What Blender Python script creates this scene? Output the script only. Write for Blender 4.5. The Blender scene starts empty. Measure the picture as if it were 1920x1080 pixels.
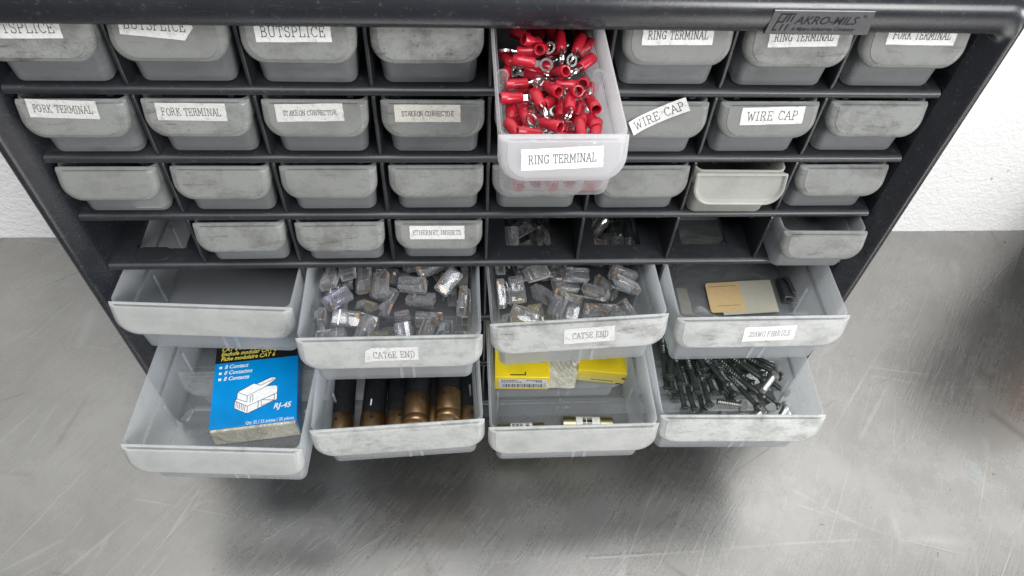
import bpy, bmesh, math, random
from mathutils import Vector, Matrix, Quaternion, Euler
random.seed(7)
S = 0.001                       # everything below is written in millimetres
sc = bpy.context.scene
col = sc.collection

# ---------------------------------------------------------------- camera
cam = bpy.data.objects.new('camera', bpy.data.cameras.new('camera')); col.objects.link(cam)
cam.data.sensor_width = 36.0
cam.data.lens = 36.0 * 1384.78 / 1920
cam.data.clip_start = 0.01; cam.data.clip_end = 50
cam.location = (-14.02 * S, -313.75 * S, 188.01 * S)
cam.rotation_euler = (0.66875, -0.04271, -0.04874)
sc.camera = cam
# ---------------------------------------------------------------- world
w = bpy.data.worlds.new('World'); sc.world = w; w.use_nodes = True
w.node_tree.nodes['Background'].inputs[0].default_value = (0.93, 0.97, 1.0, 1)
w.node_tree.nodes['Background'].inputs[1].default_value = 0.24
# ---------------------------------------------------------------- lamps
def area(name, loc, target, size, power, color=(1, 1, 1), size_y=None):
    l = bpy.data.lights.new(name, 'AREA'); l.energy = power; l.color = color; l.size = size
    if size_y: l.shape = 'RECTANGLE'; l.size_y = size_y
    o = bpy.data.objects.new(name, l); col.objects.link(o)
    o.location = loc
    o.rotation_euler = (Vector(target) - Vector(loc)).to_track_quat('-Z', 'Y').to_euler()
    return o
area('window_lamp', (0.85, -1.35, 0.62), (0.1, 0, -0.25), 0.6, 17, (1.0, 0.985, 0.955))
area('ceiling_lamp', (-0.05, -0.85, 1.8), (0.0, 0.0, -0.3), 1.5, 54, (0.97, 0.985, 1.0), 1.3)
area('doorway_lamp', (1.5, -1.9, 0.75), (0.1, 0, -0.2), 1.1, 27, (0.97, 0.985, 1.0), 0.9)
area('side_window_lamp', (1.9, -0.72, 0.05), (0.0, 0, -0.15), 0.5, 13, (0.98, 0.99, 1.0), 0.4)
sc.view_settings.view_transform = 'Standard'; sc.view_settings.look = 'None'
sc.view_settings.exposure = 0; sc.view_settings.gamma = 1
sc.view_settings.use_curve_mapping = False
try:
    sc.cycles.max_bounces = 10; sc.cycles.transmission_bounces = 8; sc.cycles.transparent_max_bounces = 40
    sc.cycles.diffuse_bounces = 4; sc.cycles.glossy_bounces = 4
    sc.cycles.caustics_reflective = False; sc.cycles.caustics_refractive = False
    sc.cycles.use_denoising = True
    sc.cycles.sample_clamp_indirect = 4
except Exception:
    pass

# ---------------------------------------------------------------- materials
class NT:
    def __init__(self, name):
        self.m = bpy.data.materials.new(name); self.m.use_nodes = True
        self.t = self.m.node_tree; self.p = self.t.nodes['Principled BSDF']; self.out = self.t.nodes['Material Output']
    def n(self, kind, **kw):
        x = self.t.nodes.new(kind)
        for k, v in kw.items():
            if k.startswith('_'): setattr(x, k[1:], v)
            else: x.inputs[k.replace('__', ' ')].default_value = v
        return x
    def l(self, a, b): self.t.links.new(a, b)
    def coord(self, scale=(1, 1, 1), jitter=False):
        tc = self.n('ShaderNodeTexCoord'); mp = self.n('ShaderNodeMapping'); mp.inputs['Scale'].default_value = scale
        self.l(tc.outputs['Object'], mp.inputs['Vector'])
        if jitter:
            oi = self.n('ShaderNodeObjectInfo'); mu = self.n('ShaderNodeVectorMath', _operation='SCALE')
            cx = self.n('ShaderNodeCombineXYZ')
            self.l(oi.outputs['Random'], cx.inputs[0]); self.l(oi.outputs['Random'], cx.inputs[2])
            self.l(cx.outputs[0], mu.inputs[0]); mu.inputs['Scale'].default_value = 37.0
            self.l(mu.outputs[0], mp.inputs['Location'])
        return mp.outputs['Vector']
    def noise(self, vec, scale, detail=4, rough=.55, lo=.4, hi=.6, a=0., b=1., distort=0.):
        t = self.n('ShaderNodeTexNoise', Scale=scale, Detail=detail, Roughness=rough, Distortion=distort)
        self.l(vec, t.inputs['Vector'])
        r = self.n('ShaderNodeMapRange'); r.inputs['From Min'].default_value = lo; r.inputs['From Max'].default_value = hi
        r.inputs['To Min'].default_value = a; r.inputs['To Max'].default_value = b
        self.l(t.outputs[0], r.inputs['Value']); return r.outputs[0]
    def mix(self, fac, a, b):
        x = self.n('ShaderNodeMix', _data_type='RGBA')
        if isinstance(fac, (int, float)): x.inputs[0].default_value = fac
        else: self.l(fac, x.inputs[0])
        for i, v in ((6, a), (7, b)):
            if isinstance(v, tuple): x.inputs[i].default_value = (*v, 1)
            else: self.l(v, x.inputs[i])
        return x.outputs[2]
    def math(self, op, a, b=None):
        x = self.n('ShaderNodeMath', _operation=op)
        for i, v in ((0, a), (1, b)):
            if v is None: continue
            if isinstance(v, (int, float)): x.inputs[i].default_value = v
            else: self.l(v, x.inputs[i])
        return x.outputs[0]
    def bump(self, h, strength, dist):
        b = self.n('ShaderNodeBump', Strength=strength, Distance=dist); self.l(h, b.inputs['Height'])
        self.l(b.outputs[0], self.p.inputs['Normal']); return b

def simple(name, c, rough=.5, metal=0., spec=.5, var=0.12, scale=400, bump=0.0):
    k = NT(name); p = k.p
    p.inputs['Roughness'].default_value = rough; p.inputs['Metallic'].default_value = metal
    p.inputs['Specular IOR Level'].default_value = spec
    v = k.coord(jitter=True); f = k.noise(v, scale, 5, .6, .3, .7)
    k.l(k.mix(f, tuple(x * (1 - var) for x in c), tuple(min(1, x * (1 + var)) for x in c)), p.inputs['Base Color'])
    if bump: k.bump(f, bump, 0.0003)
    return k.m

def plastic_translucent(name, c, transl, transp, dirt, ribs=False, rough=.33, cloud=.6):
    """milky polypropylene: part diffuse, part translucent, a little clear"""
    k = NT(name); p = k.p
    v = k.coord(jitter=True)
    blot = k.noise(k.coord((1, 1, 1.3), jitter=True), 60, 8, .72, .47, .80, 0, 1)          # hand grime in clouds
    speck = k.noise(v, 620, 3, .6, .60, .72, 0, 1)         # fine specks
    vs = k.coord((1, 1, 5), jitter=True)
    rub = k.noise(vs, 60, 6, .72, .57, .75, 0, 1)           # rub marks along the face
    g = k.math('MINIMUM', k.math('ADD', k.math('ADD', k.math('MULTIPLY', blot, .75), k.math('MULTIPLY', speck, .45)), k.math('MULTIPLY', rub, .8)), 1.0)
    cl = k.noise(v, 18, 3, .5, .3, .7, 0, 1)
    base = k.mix(cl, tuple(x * .93 for x in c), c)
    oi = k.n('ShaderNodeObjectInfo')
    tone = k.math('ADD', k.math('MULTIPLY', oi.outputs['Random'], .12), .90)
    vm = k.n('ShaderNodeVectorMath', _operation='SCALE'); k.l(base, vm.inputs[0]); k.l(tone, vm.inputs['Scale'])
    c2 = k.mix(k.math('MULTIPLY', g, k.math('MULTIPLY', k.math('ADD', k.math('MULTIPLY', oi.outputs['Random'], .9), .45), dirt)), vm.outputs[0], (.10, .092, .078))
    k.l(c2, p.inputs['Base Color'])
    r = k.math('ADD', k.math('MULTIPLY', g, .25), rough); k.l(r, p.inputs['Roughness']); p.inputs['Specular IOR Level'].default_value = .75
    if ribs:
        tc = k.n('ShaderNodeTexCoord'); sx = k.n('ShaderNodeSeparateXYZ'); k.l(tc.outputs['Object'], sx.inputs[0])
        wv = k.math('SINE', k.math('MULTIPLY', sx.outputs[2], 2 * math.pi / 0.0015))
        k.bump(k.math('ADD', k.math('MULTIPLY', wv, .32), k.math('MULTIPLY', speck, .6)), .16, .0002)
    else:
        k.bump(k.noise(v, 160, 4, .5, .2, .8), .12, .0006)
    tr = k.n('ShaderNodeBsdfTranslucent'); k.l(c2, tr.inputs['Color'])
    m1 = k.n('ShaderNodeMixShader'); m1.inputs[0].default_value = transl
    k.l(p.outputs[0], m1.inputs[1]); k.l(tr.outputs[0], m1.inputs[2])
    tp = k.n('ShaderNodeBsdfTransparent'); tp.inputs[0].default_value = (.93, .95, .96, 1)
    m2 = k.n('ShaderNodeMixShader')
    # the light's path through the sheet grows as it is crossed at a slant, so slanted sheet is cloudier
    lw = k.n('ShaderNodeLayerWeight', Blend=.5); k.l(k.math('MULTIPLY', k.math('POWER', k.math('SUBTRACT', 1.0, lw.outputs['Facing']), .45), transp), m2.inputs[0])
    k.l(m1.outputs[0], m2.inputs[1]); k.l(tp.outputs[0], m2.inputs[2])
    k.l(m2.outputs[0], k.out.inputs['Surface'])
    return k.m

def black_plastic(name, c, rough, scuff):
    k = NT(name); p = k.p
    v = k.coord()
    dust = k.noise(v, 26, 7, .65, .48, .72, 0, 1)
    sp = k.noise(v, 330, 4, .7, .60, .70, 0, 1)
    vs = k.coord((1, 8, 8)); st = k.noise(vs, 60, 5, .7, .60, .70, 0, 1)
    f = k.math('MINIMUM', k.math('ADD', k.math('ADD', k.math('MULTIPLY', dust, .18), k.math('MULTIPLY', sp, .5)), k.math('MULTIPLY', st, .35)), 1)
    k.l(k.mix(k.math('MULTIPLY', f, scuff), c, (.19, .185, .18)), p.inputs['Base Color'])
    k.l(k.math('ADD', k.math('MULTIPLY', f, .22), rough), p.inputs['Roughness'])
    k.bump(k.noise(v, 500, 3, .6, .2, .8), .05, .0003)
    return k.m

def clear_plastic(name, tint, rough=.09, body=.05, refr=.05):
    """clear moulding with thin walls: see-through, sharp gloss that grows towards grazing, milky edges"""
    k = NT(name); p = k.p
    p.inputs['Base Color'].default_value = (*tint, 1); p.inputs['Roughness'].default_value = rough
    p.inputs['Transmission Weight'].default_value = 1.0; p.inputs['IOR'].default_value = 1.35
    tp = k.n('ShaderNodeBsdfTransparent'); tp.inputs[0].default_value = (*tint, 1)
    m = k.n('ShaderNodeMixShader'); m.inputs[0].default_value = 1 - refr
    k.l(p.outputs[0], m.inputs[1]); k.l(tp.outputs[0], m.inputs[2])
    gl = k.n('ShaderNodeBsdfGlossy', Roughness=rough); gl.inputs['Color'].default_value = (1, 1, 1, 1)
    fr = k.n('ShaderNodeFresnel', IOR=1.6)
    m1 = k.n('ShaderNodeMixShader'); k.l(k.math('MINIMUM', k.math('MULTIPLY', fr.outputs[0], 1.25), .8), m1.inputs[0])
    k.l(m.outputs[0], m1.inputs[1]); k.l(gl.outputs[0], m1.inputs[2])
    q = k.n('ShaderNodeBsdfDiffuse'); q.inputs['Color'].default_value = (*[c * .9 for c in tint], 1)
    m2 = k.n('ShaderNodeMixShader'); lw = k.n('ShaderNodeLayerWeight', Blend=.5)
    k.l(k.math('ADD', k.math('MULTIPLY', k.math('POWER', lw.outputs['Facing'], 2.6), .55), body), m2.inputs[0])
    k.l(m1.outputs[0], m2.inputs[1]); k.l(q.outputs[0], m2.inputs[2]); k.l(m2.outputs[0], k.out.inputs['Surface'])
    return k.m

def film(name, tint, alpha, rough=.12):
    """thin clear film: mostly transparent with gloss"""
    k = NT(name); p = k.p
    p.inputs['Base Color'].default_value = (*tint, 1); p.inputs['Roughness'].default_value = rough
    p.inputs['Specular IOR Level'].default_value = .8
    v = k.coord(); k.bump(k.noise(v, 45, 4, .5, .2, .8, distort=1.5), .8, .004)
    tp = k.n('ShaderNodeBsdfTransparent')
    m = k.n('ShaderNodeMixShader'); m.inputs[0].default_value = 1 - alpha
    k.l(p.outputs[0], m.inputs[1]); k.l(tp.outputs[0], m.inputs[2]); k.l(m.outputs[0], k.out.inputs['Surface'])
    return k.m

def steel():
    k = NT('worn_steel'); p = k.p
    v = k.coord()
    p.inputs['Metallic'].default_value = .95
    blot = k.noise(v, 5.5, 8, .62, .32, .70, 0, 1, distort=.4)
    blot2 = k.noise(v, 19, 8, .68, .40, .72, 0, 1)
    base = k.mix(blot, (.335, .324, .306), (.43, .423, .41))
    base = k.mix(k.math('MULTIPLY', blot2, .40), base, (.25, .24, .225))
    # fine brushed lines in two directions and long wandering scratches
    tc = k.n('ShaderNodeTexCoord')
    def turned(angle, sx, sy, seed=0.):
        a_ = k.n('ShaderNodeMapping'); a_.inputs['Rotation'].default_value = (0, 0, -math.radians(angle)); a_.inputs['Location'].default_value = (seed, seed * .7, 0)
        k.l(tc.outputs['Object'], a_.inputs['Vector'])
        b_ = k.n('ShaderNodeMapping'); b_.inputs['Scale'].default_value = (sx, sy, 1); k.l(a_.outputs[0], b_.inputs['Vector'])
        return b_.outputs[0]
    rot = turned(52, 8, 150)
    br = k.noise(rot, 3.0, 6, .7, .3, .7)
    rot2 = turned(-35, 8, 80)
    br2 = k.noise(rot2, 4.0, 5, .7, .3, .7)
    def scratches(angle, scale, sx, width, seed):
        mp = turned(angle, sx, 1, seed)
        nz = k.n('ShaderNodeTexNoise', Scale=4., Detail=1.); k.l(mp, nz.inputs['Vector'])
        add = k.n('ShaderNodeVectorMath', _operation='MULTIPLY_ADD'); add.inputs[1].default_value = (.05, .05, 0)
        k.l(nz.outputs['Color'], add.inputs[0]); k.l(mp, add.inputs[2])
        vo = k.n('ShaderNodeTexVoronoi', _feature='DISTANCE_TO_EDGE', Scale=scale); k.l(add.outputs[0], vo.inputs['Vector'])
        r = k.n('ShaderNodeMapRange'); r.inputs['From Min'].default_value = 0; r.inputs['From Max'].default_value = width
        r.inputs['To Min'].default_value = 1; r.inputs['To Max'].default_value = 0; k.l(vo.outputs['Distance'], r.inputs['Value'])
        br_ = k.noise(tc.outputs['Object'], 11 + seed, 3, .5, .50, .62)
        return k.math('MULTIPLY', r.outputs[0], br_)
    s1 = scratches(56, 16, .12, .012, 1.3)
    s2 = scratches(-14, 9, .15, .007, 4.1)
    s3 = scratches(25, 7, .4, .006, 7.7)
    s4 = scratches(61, 34, .10, .016, 2.9); s5 = scratches(38, 26, .09, .014, 5.3)
    light = k.math('MINIMUM', k.math('ADD', k.math('ADD', s1, s2), k.math('MULTIPLY', k.math('ADD', s4, s5), .9)), 1)
    base = k.mix(k.math('MULTIPLY', br, .12), base, (.62, .62, .61))
    base = k.mix(k.math('MULTIPLY', br2, .08), base, (.28, .275, .27))
    base = k.mix(k.math('MULTIPLY', light, .28), base, (.62, .62, .61))
    base = k.mix(k.math('MULTIPLY', s3, .45), base, (.14, .135, .13))
    # stains: small dark specks
    sp = k.noise(v, 120, 2, .5, .77, .79)
    base = k.mix(k.math('MULTIPLY', sp, .6), base, (.09, .085, .08))
    k.l(base, p.inputs['Base Color'])
    rg = k.math('ADD', k.math('MULTIPLY', blot2, .10), k.math('ADD', .21, k.math('MULTIPLY', br, .06)))
    k.l(rg, p.inputs['Roughness'])
    k.bump(k.math('ADD', k.math('MULTIPLY', br, .6), k.math('MULTIPLY', light, .6)), .12, .0006)
    return k.m

def stucco():
    k = NT('white_stucco'); p = k.p
    v = k.coord()
    p.inputs['Roughness'].default_value = .75
    a = k.noise(v, 330, 3, .55, .3, .7); b = k.noise(v, 150, 4, .6, .3, .7)
    bl = k.noise(v, 3, 4, .5, .3, .7)
    base = k.mix(bl, (.80, .795, .785), (.86, .86, .85))
    sp = k.noise(v, 90, 2, .5, .76, .78)
    k.l(k.mix(k.math('MULTIPLY', sp, .6), base, (.2, .16, .12)), p.inputs['Base Color'])
    k.bump(k.math('ADD', k.math('MULTIPLY', a, .5), b), .36, .0014)
    return k.m

def paper(name, c=(.57, .568, .555), grime=.85):
    k = NT(name); p = k.p
    v = k.coord(jitter=True)
    p.inputs['Roughness'].default_value = .55
    f = k.noise(v, 230, 6, .75, .54, .74); g = k.noise(v, 900, 3, .6, .60, .72)
    t = k.math('MINIMUM', k.math('ADD', k.math('MULTIPLY', f, .8), k.math('MULTIPLY', g, .5)), 1)
    k.l(k.mix(k.math('MULTIPLY', t, grime), c, (.16, .155, .14)), p.inputs['Base Color'])
    k.bump(k.noise(v, 260, 4, .6, .25, .75), .5, .0006)
    return k.m

M = {
 'tray': plastic_translucent('milky_plastic', (.50, .515, .525), .40, .66, .40, rough=.2),
 'pull': plastic_translucent('grimy_milky_plastic', (.465, .468, .45), .34, .44, 1.0, ribs=True, rough=.17),
 'tray_big': plastic_translucent('clean_milky_plastic', (.85, .865, .88), .47, .90, .22, rough=.22),
 'pull_big': plastic_translucent('scuffed_milky_plastic', (.79, .79, .77), .38, .38, .75, rough=.18),
 'tray_new': plastic_translucent('new_milky_plastic', (.89, .87, .88), .50, .97, .04, rough=.2),
 'pull_new': plastic_translucent('new_milky_pull', (.88, .86, .87), .45, .55, .10, rough=.25),
 'pull_old': plastic_translucent('yellowed_plastic', (.56, .555, .515), .35, .34, .30),
 'black': black_plastic('black_plastic', (.014, .015, .019), .25, .24),
 'black_in': black_plastic('black_plastic_shelf', (.016, .017, .020), .38, .28),
 'plate': simple('grey_black_plastic', (.045, .046, .05), .38, var=.2, bump=.1),
 'steel': steel(), 'stucco': stucco(),
 'paper': paper('label_paper'), 'paper_old': paper('stained_label_paper', (.47, .465, .445), 1.0),
 'paper_brown': paper('browned_label_paper', (.52, .49, .44), .95), 'paper_new': paper('fresh_label_paper', (.68, .68, .675), .45),
 'ink': simple('label_ink', (.035, .035, .04), .6), 'ink_faded': simple('faded_ink', (.13, .13, .13), .6),
 'ink_pale': simple('pale_ink', (.22, .22, .22), .6),
 'red': simple('red_vinyl', (.36, .009, .022), .26, var=.15, scale=120), 'red_dark': simple('red_bore', (.42, .02, .03), .45),
 'tin': simple('tinned_copper', (.72, .71, .69), .26, 1.0), 'zinc': simple('zinc_plate', (.56, .55, .52), .36, 1.0),
 'gold': simple('gold_contact', (.50, .29, .12), .40, 1.0),
 'clear': clear_plastic('clear_polycarbonate', (.965, .965, .975)),
 'clear_lilac': clear_plastic('lilac_polycarbonate', (.925, .925, .975)),
 'clear_smoke': clear_plastic('smoky_polycarbonate', (.88, .875, .82)),
 'screw': simple('green_black_phosphate', (.085, .10, .090), .30, .6, var=.3),
 'copper': simple('worn_copper', (.29, .18, .09), .42, 1.0, var=.30, scale=130, bump=.2), 'fibre': simple('black_fibre_tube', (.012, .0125, .014), .6, spec=.12, var=.35),
 'brass': simple('nickel_brass', (.36, .32, .20), .38, 1.0), 'ceramic': simple('white_fuse_body', (.74, .72, .66), .45),
 'blue': simple('blue_card', (.0, .225, .57), .28, var=.10, scale=60, bump=.15), 'blackcard': simple('black_card', (.012, .012, .013), .28),
 'white_ink': simple('white_ink', (.78, .79, .80), .4), 'yellow_ink': simple('yellow_ink', (.72, .60, .10), .4), 'black_ink': simple('black_ink', (.02, .02, .02), .4),
 'yellow': simple('yellow_card', (.80, .60, .015), .38, var=.06, scale=70), 'yellow_pale': simple('faded_yellow_card', (.72, .60, .16), .42, var=.1, scale=90),
 'tan': simple('tan_sticker', (.53, .38, .19), .5, var=.06), 'buff': simple('buff_card', (.40, .38, .31), .55, var=.06),
 'film': film('clear_film', (.22, .23, .23), .36), 'film_tan': film('tan_film', (.50, .47, .38), .70, .2),
 'chip': simple('grey_shard', (.15, .155, .155), .5, .2), 'wire': simple('black_wire', (.015, .015, .016), .4),
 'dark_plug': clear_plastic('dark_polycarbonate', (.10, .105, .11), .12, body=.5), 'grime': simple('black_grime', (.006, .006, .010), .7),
 'weld': simple('smeared_glue', (.26, .265, .26), .5),
}

# ---------------------------------------------------------------- mesh helpers (mm in, metres out)
class MB:
    def __init__(self): self.v = []; self.f = []; self.mi = []
    def add(self, vs, fs, mi=0, mat=None):
        o = len(self.v)
        self.v += [tuple(mat @ Vector(p)) if mat else tuple(p) for p in vs]
        self.f += [tuple(i + o for i in f) for f in fs]; self.mi += [mi] * len(fs)
        return self
    def box(self, a, b, mi=0, mat=None):
        (x0, y0, z0), (x1, y1, z1) = a, b
        vs = [(x0,y0,z0),(x1,y0,z0),(x1,y1,z0),(x0,y1,z0),(x0,y0,z1),(x1,y0,z1),(x1,y1,z1),(x0,y1,z1)]
        return self.add(vs, [(0,3,2,1),(4,5,6,7),(0,1,5,4),(1,2,6,5),(2,3,7,6),(3,0,4,7)], mi, mat)
    def loft(self, loops, cap0=True, cap1=True, mi=0, mat=None, closed=True, ring=False):
        n = len(loops[0]); vs = [p for lp in loops for p in lp]; fs = []
        k = len(loops)
        for i in range(k if ring else k - 1):
            j2 = (i + 1) % k
            for j in range(n if closed else n - 1):
                a, b = i * n + j, i * n + (j + 1) % n
                fs.append((a, b, j2 * n + (j + 1) % n, j2 * n + j))
        if cap0 and not ring: fs.append(tuple(reversed(range(n))))
        if cap1 and not ring: fs.append(tuple(range((k - 1) * n, k * n)))
        return self.add(vs, fs, mi, mat)
    def lathe(self, prof, n=16, axis='z', mi=0, mat=None, cap0=True, cap1=True):
        loops = []
        for r, h in prof:
            lp = []
            for i in range(n):
                a = 2 * math.pi * i / n
                lp.append((r * math.cos(a), r * math.sin(a), h))
            loops.append(lp)
        return self.loft(loops, cap0, cap1, mi, mat)
    def tube(self, pts, r, n=6, mi=0):
        loops = []; P = [Vector(p) for p in pts]
        for i, p in enumerate(P):
            t = (P[min(i + 1, len(P) - 1)] - P[max(i - 1, 0)]).normalized()
            u = t.orthogonal().normalized() if i == 0 else (u - t * u.dot(t)).normalized()
            q = t.cross(u)
            loops.append([tuple(p + r * (math.cos(2*math.pi*k/n) * u + math.sin(2*math.pi*k/n) * q)) for k in range(n)])
        return self.loft(loops, mi=mi)
    def stroke(self, pts, w, z=0., mi=0):
        """flat ribbon along a polyline in XY"""
        for a, b in zip(pts[:-1], pts[1:]):
            a = Vector((a[0], a[1])); b = Vector((b[0], b[1])); d = b - a
            if d.length < 1e-6: continue
            d.normalize(); n = Vector((-d.y, d.x)) * w / 2; e = d * w * .35
            q = [a - e - n, b + e - n, b + e + n, a - e + n]
            self.add([(p.x, p.y, z) for p in q], [(0, 1, 2, 3)], mi)
        return self
    def mesh(self, name, mats, smooth=35, fix=True):
        me = bpy.data.meshes.new(name)
        me.from_pydata([(x * S, y * S, z * S) for x, y, z in self.v], [], self.f)
        for m in (mats if isinstance(mats, (list, tuple)) else [mats]): me.materials.append(m)
        for p, i in zip(me.polygons, self.mi): p.material_index = i
        bm = bmesh.new(); bm.from_mesh(me)
        if fix: bmesh.ops.recalc_face_normals(bm, faces=bm.faces)
        for f in bm.faces: f.smooth = True
        lim = math.radians(smooth)
        for e in bm.edges:
            if len(e.link_faces) == 2 and e.calc_face_angle(0) > lim: e.smooth = False
        bm.to_mesh(me); bm.free()
        return me
    def build(self, name, mats, parent=None, bevel=0, smooth=35, loc=None, fix=True, seg=2):
        me = self.mesh(name, mats, smooth, fix)
        o = bpy.data.objects.new(name, me); col.objects.link(o)
        if parent: o.parent = parent
        if loc: o.location = tuple(c * S for c in loc)
        if bevel:
            b = o.modifiers.new('bevel', 'BEVEL'); b.width = bevel * S; b.segments = seg; b.limit_method = 'ANGLE'; b.angle_limit = math.radians(40)
            b.harden_normals = False
        return o

def tag(o, label, cat, group=None, kind=None):
    if label: o['label'] = label
    if cat: o['category'] = cat
    if group: o['group'] = group
    if kind: o['kind'] = kind
    return o
def thing(name, label, cat, loc=(0, 0, 0), rot=(0, 0, 0), group=None):
    o = bpy.data.objects.new(name, None); col.objects.link(o); o.empty_display_size = .01
    o.location = tuple(c * S for c in loc); o.rotation_euler = rot
    return tag(o, label, cat, group)
def dup(root, label=None, loc=None, rot=None, quat=None):
    """copy a thing with its parts and sub-parts"""
    r = root.copy(); col.objects.link(r)
    if label: r['label'] = label
    if loc is not None: r.location = tuple(c * S for c in loc)
    if rot is not None: r.rotation_euler = rot
    if quat is not None: r.rotation_mode = 'QUATERNION'; r.rotation_quaternion = quat
    for ch in list(root.children):
        c = ch.copy(); col.objects.link(c); c.parent = r
        for g in list(ch.children):
            d = g.copy(); col.objects.link(d); d.parent = c
    return r
def rrect(x0, x1, y0, y1, r, n=4, z=0., rr=None):
    """rounded rectangle, counter-clockwise; rr = radii of (x0y0, x1y0, x1y1, x0y1)"""
    R = rr or (r,) * 4; out = []
    for (cx, cy, a0), q in zip(((x0, y0, 180), (x1, y0, 270), (x1, y1, 0), (x0, y1, 90)), R):
        q = max(q, .01); ox = cx + q if cx == x0 else cx - q; oy = cy + q if cy == y0 else cy - q
        for i in range(n + 1):
            a = math.radians(a0 + 90 * i / n); out.append((ox + q * math.cos(a), oy + q * math.sin(a), z))
    return out

# ---------------------------------------------------------------- lettering
def arc(cx, cy, rx, ry, a0, a1, n=8):
    return [(cx + rx * math.cos(math.radians(a0 + (a1 - a0) * i / n)), cy + ry * math.sin(math.radians(a0 + (a1 - a0) * i / n))) for i in range(n + 1)]
def sf(x, y, h=.13): return [(x - h, y), (x + h, y)]          # a slab serif
GL = {
 'A': (.8, [[(.06,0),(.4,1),(.74,0)], [(.18,.36),(.62,.36)], sf(.06,0), sf(.74,0)]),
 'B': (.72, [[(.14,0),(.14,1)], [(.02,1),(.36,1)]+arc(.36,.765,.22,.235,90,-90)+[(.14,.53)], [(.36,.53)]+arc(.38,.265,.27,.265,90,-90)+[(.02,0)]]),
 'C': (.74, [arc(.42,.5,.34,.5,42,318,14), [(.70,.98),(.70,.74)]]),
 'D': (.78, [[(.14,0),(.14,1)], [(.02,1),(.34,1)]+arc(.34,.5,.36,.5,90,-90,12)+[(.02,0)]]),
 'E': (.70, [[(.14,0),(.14,1)], [(.02,1),(.62,1),(.62,.78)], [(.14,.52),(.46,.52)], [(.46,.62),(.46,.42)], [(.02,0),(.64,0),(.64,.24)]]),
 'F': (.68, [[(.14,0),(.14,1)], [(.02,1),(.62,1),(.62,.78)], [(.14,.52),(.46,.52)], [(.46,.62),(.46,.42)], sf(.14,0,.14)]),
 'G': (.78, [arc(.42,.5,.34,.5,42,330,14), [(.70,.98),(.70,.76)], [(.50,.42),(.80,.42)], [(.70,.42),(.70,.06)]]),
 'H': (.84, [[(.14,0),(.14,1)], [(.70,0),(.70,1)], [(.14,.5),(.70,.5)], sf(.14,0), sf(.14,1), sf(.70,0), sf(.70,1)]),
 'I': (.42, [[(.21,0),(.21,1)], sf(.21,0,.15), sf(.21,1,.15)]),
 'K': (.80, [[(.14,0),(.14,1)], [(.66,1),(.14,.42)], [(.30,.60),(.70,0)], sf(.14,0), sf(.14,1), sf(.64,1), sf(.70,0)]),
 'L': (.66, [[(.14,0),(.14,1)], sf(.14,1,.15), [(.0,0),(.62,0),(.62,.26)]]),
 'M': (.96, [[(.13,0),(.13,1),(.48,.25),(.83,1),(.83,0)], sf(.13,0), sf(.83,0), sf(.08,1,.08), sf(.88,1,.08)]),
 'N': (.84, [[(.14,0),(.14,1),(.70,0),(.70,1)], sf(.14,0), sf(.10,1,.10), sf(.70,1)]),
 'O': (.78, [arc(.39,.5,.34,.5,0,360,18)]),
 'P': (.70, [[(.14,0),(.14,1)], [(.02,1),(.38,1)]+arc(.38,.74,.25,.26,90,-90)+[(.14,.48)], sf(.14,0,.15)]),
 'R': (.78, [[(.14,0),(.14,1)], [(.02,1),(.38,1)]+arc(.38,.75,.24,.25,90,-90)+[(.14,.50)], [(.40,.50),(.68,0)], sf(.14,0), sf(.70,0,.09)]),
 'S': (.66, [arc(.33,.76,.25,.24,35,270,10)+arc(.33,.25,.27,.27,90,-145,10), [(.56,.98),(.56,.76)], [(.08,.02),(.08,.26)]]),
 'T': (.74, [[(.37,0),(.37,1)], [(.05,.78),(.05,1),(.69,1),(.69,.78)], sf(.37,0,.15)]),
 'U': (.82, [[(.14,1),(.14,.3)]+arc(.41,.3,.27,.3,180,360,10)+[(.68,1)], sf(.14,1), sf(.68,1)]),
 'W': (1.02, [[(.10,1),(.30,0),(.51,.8),(.72,0),(.92,1)], sf(.10,1), sf(.92,1)]),
 '0': (.66, [arc(.33,.5,.26,.5,0,360,16)]),
 '2': (.66, [arc(.33,.72,.25,.28,160,-35,9)+[(.07,0),(.60,0),(.60,.2)]]),
 '5': (.66, [[(.56,1),(.14,1),(.12,.56)]+arc(.32,.33,.27,.33,125,-145,11)]),
 '6': (.66, [[(.54,.94)]+arc(.46,.45,.36,.52,95,180,6)+arc(.34,.3,.25,.3,180,-180,14)]),
 ' ': (.42, []), '-': (.5, [[(.1,.45),(.4,.45)]]),
}
def serif_text(mb, text, cx, cy, width, height, stroke=.5, z=0., smear=0.):
    gap = .14
    adv = [GL[c][0] for c in text]; tot = sum(adv) + gap * (len(text) - 1)
    sx = width / tot; x = cx - width / 2
    for c, a in zip(text, adv):
        jx, jy = random.uniform(-smear, smear), random.uniform(-smear, smear)
        for pl in GL[c][1]:
            mb.stroke([(x + px * sx + jx, cy - height / 2 + py * height + jy) for px, py in pl], stroke, z)
        x += (a + gap) * sx
    return mb
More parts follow.
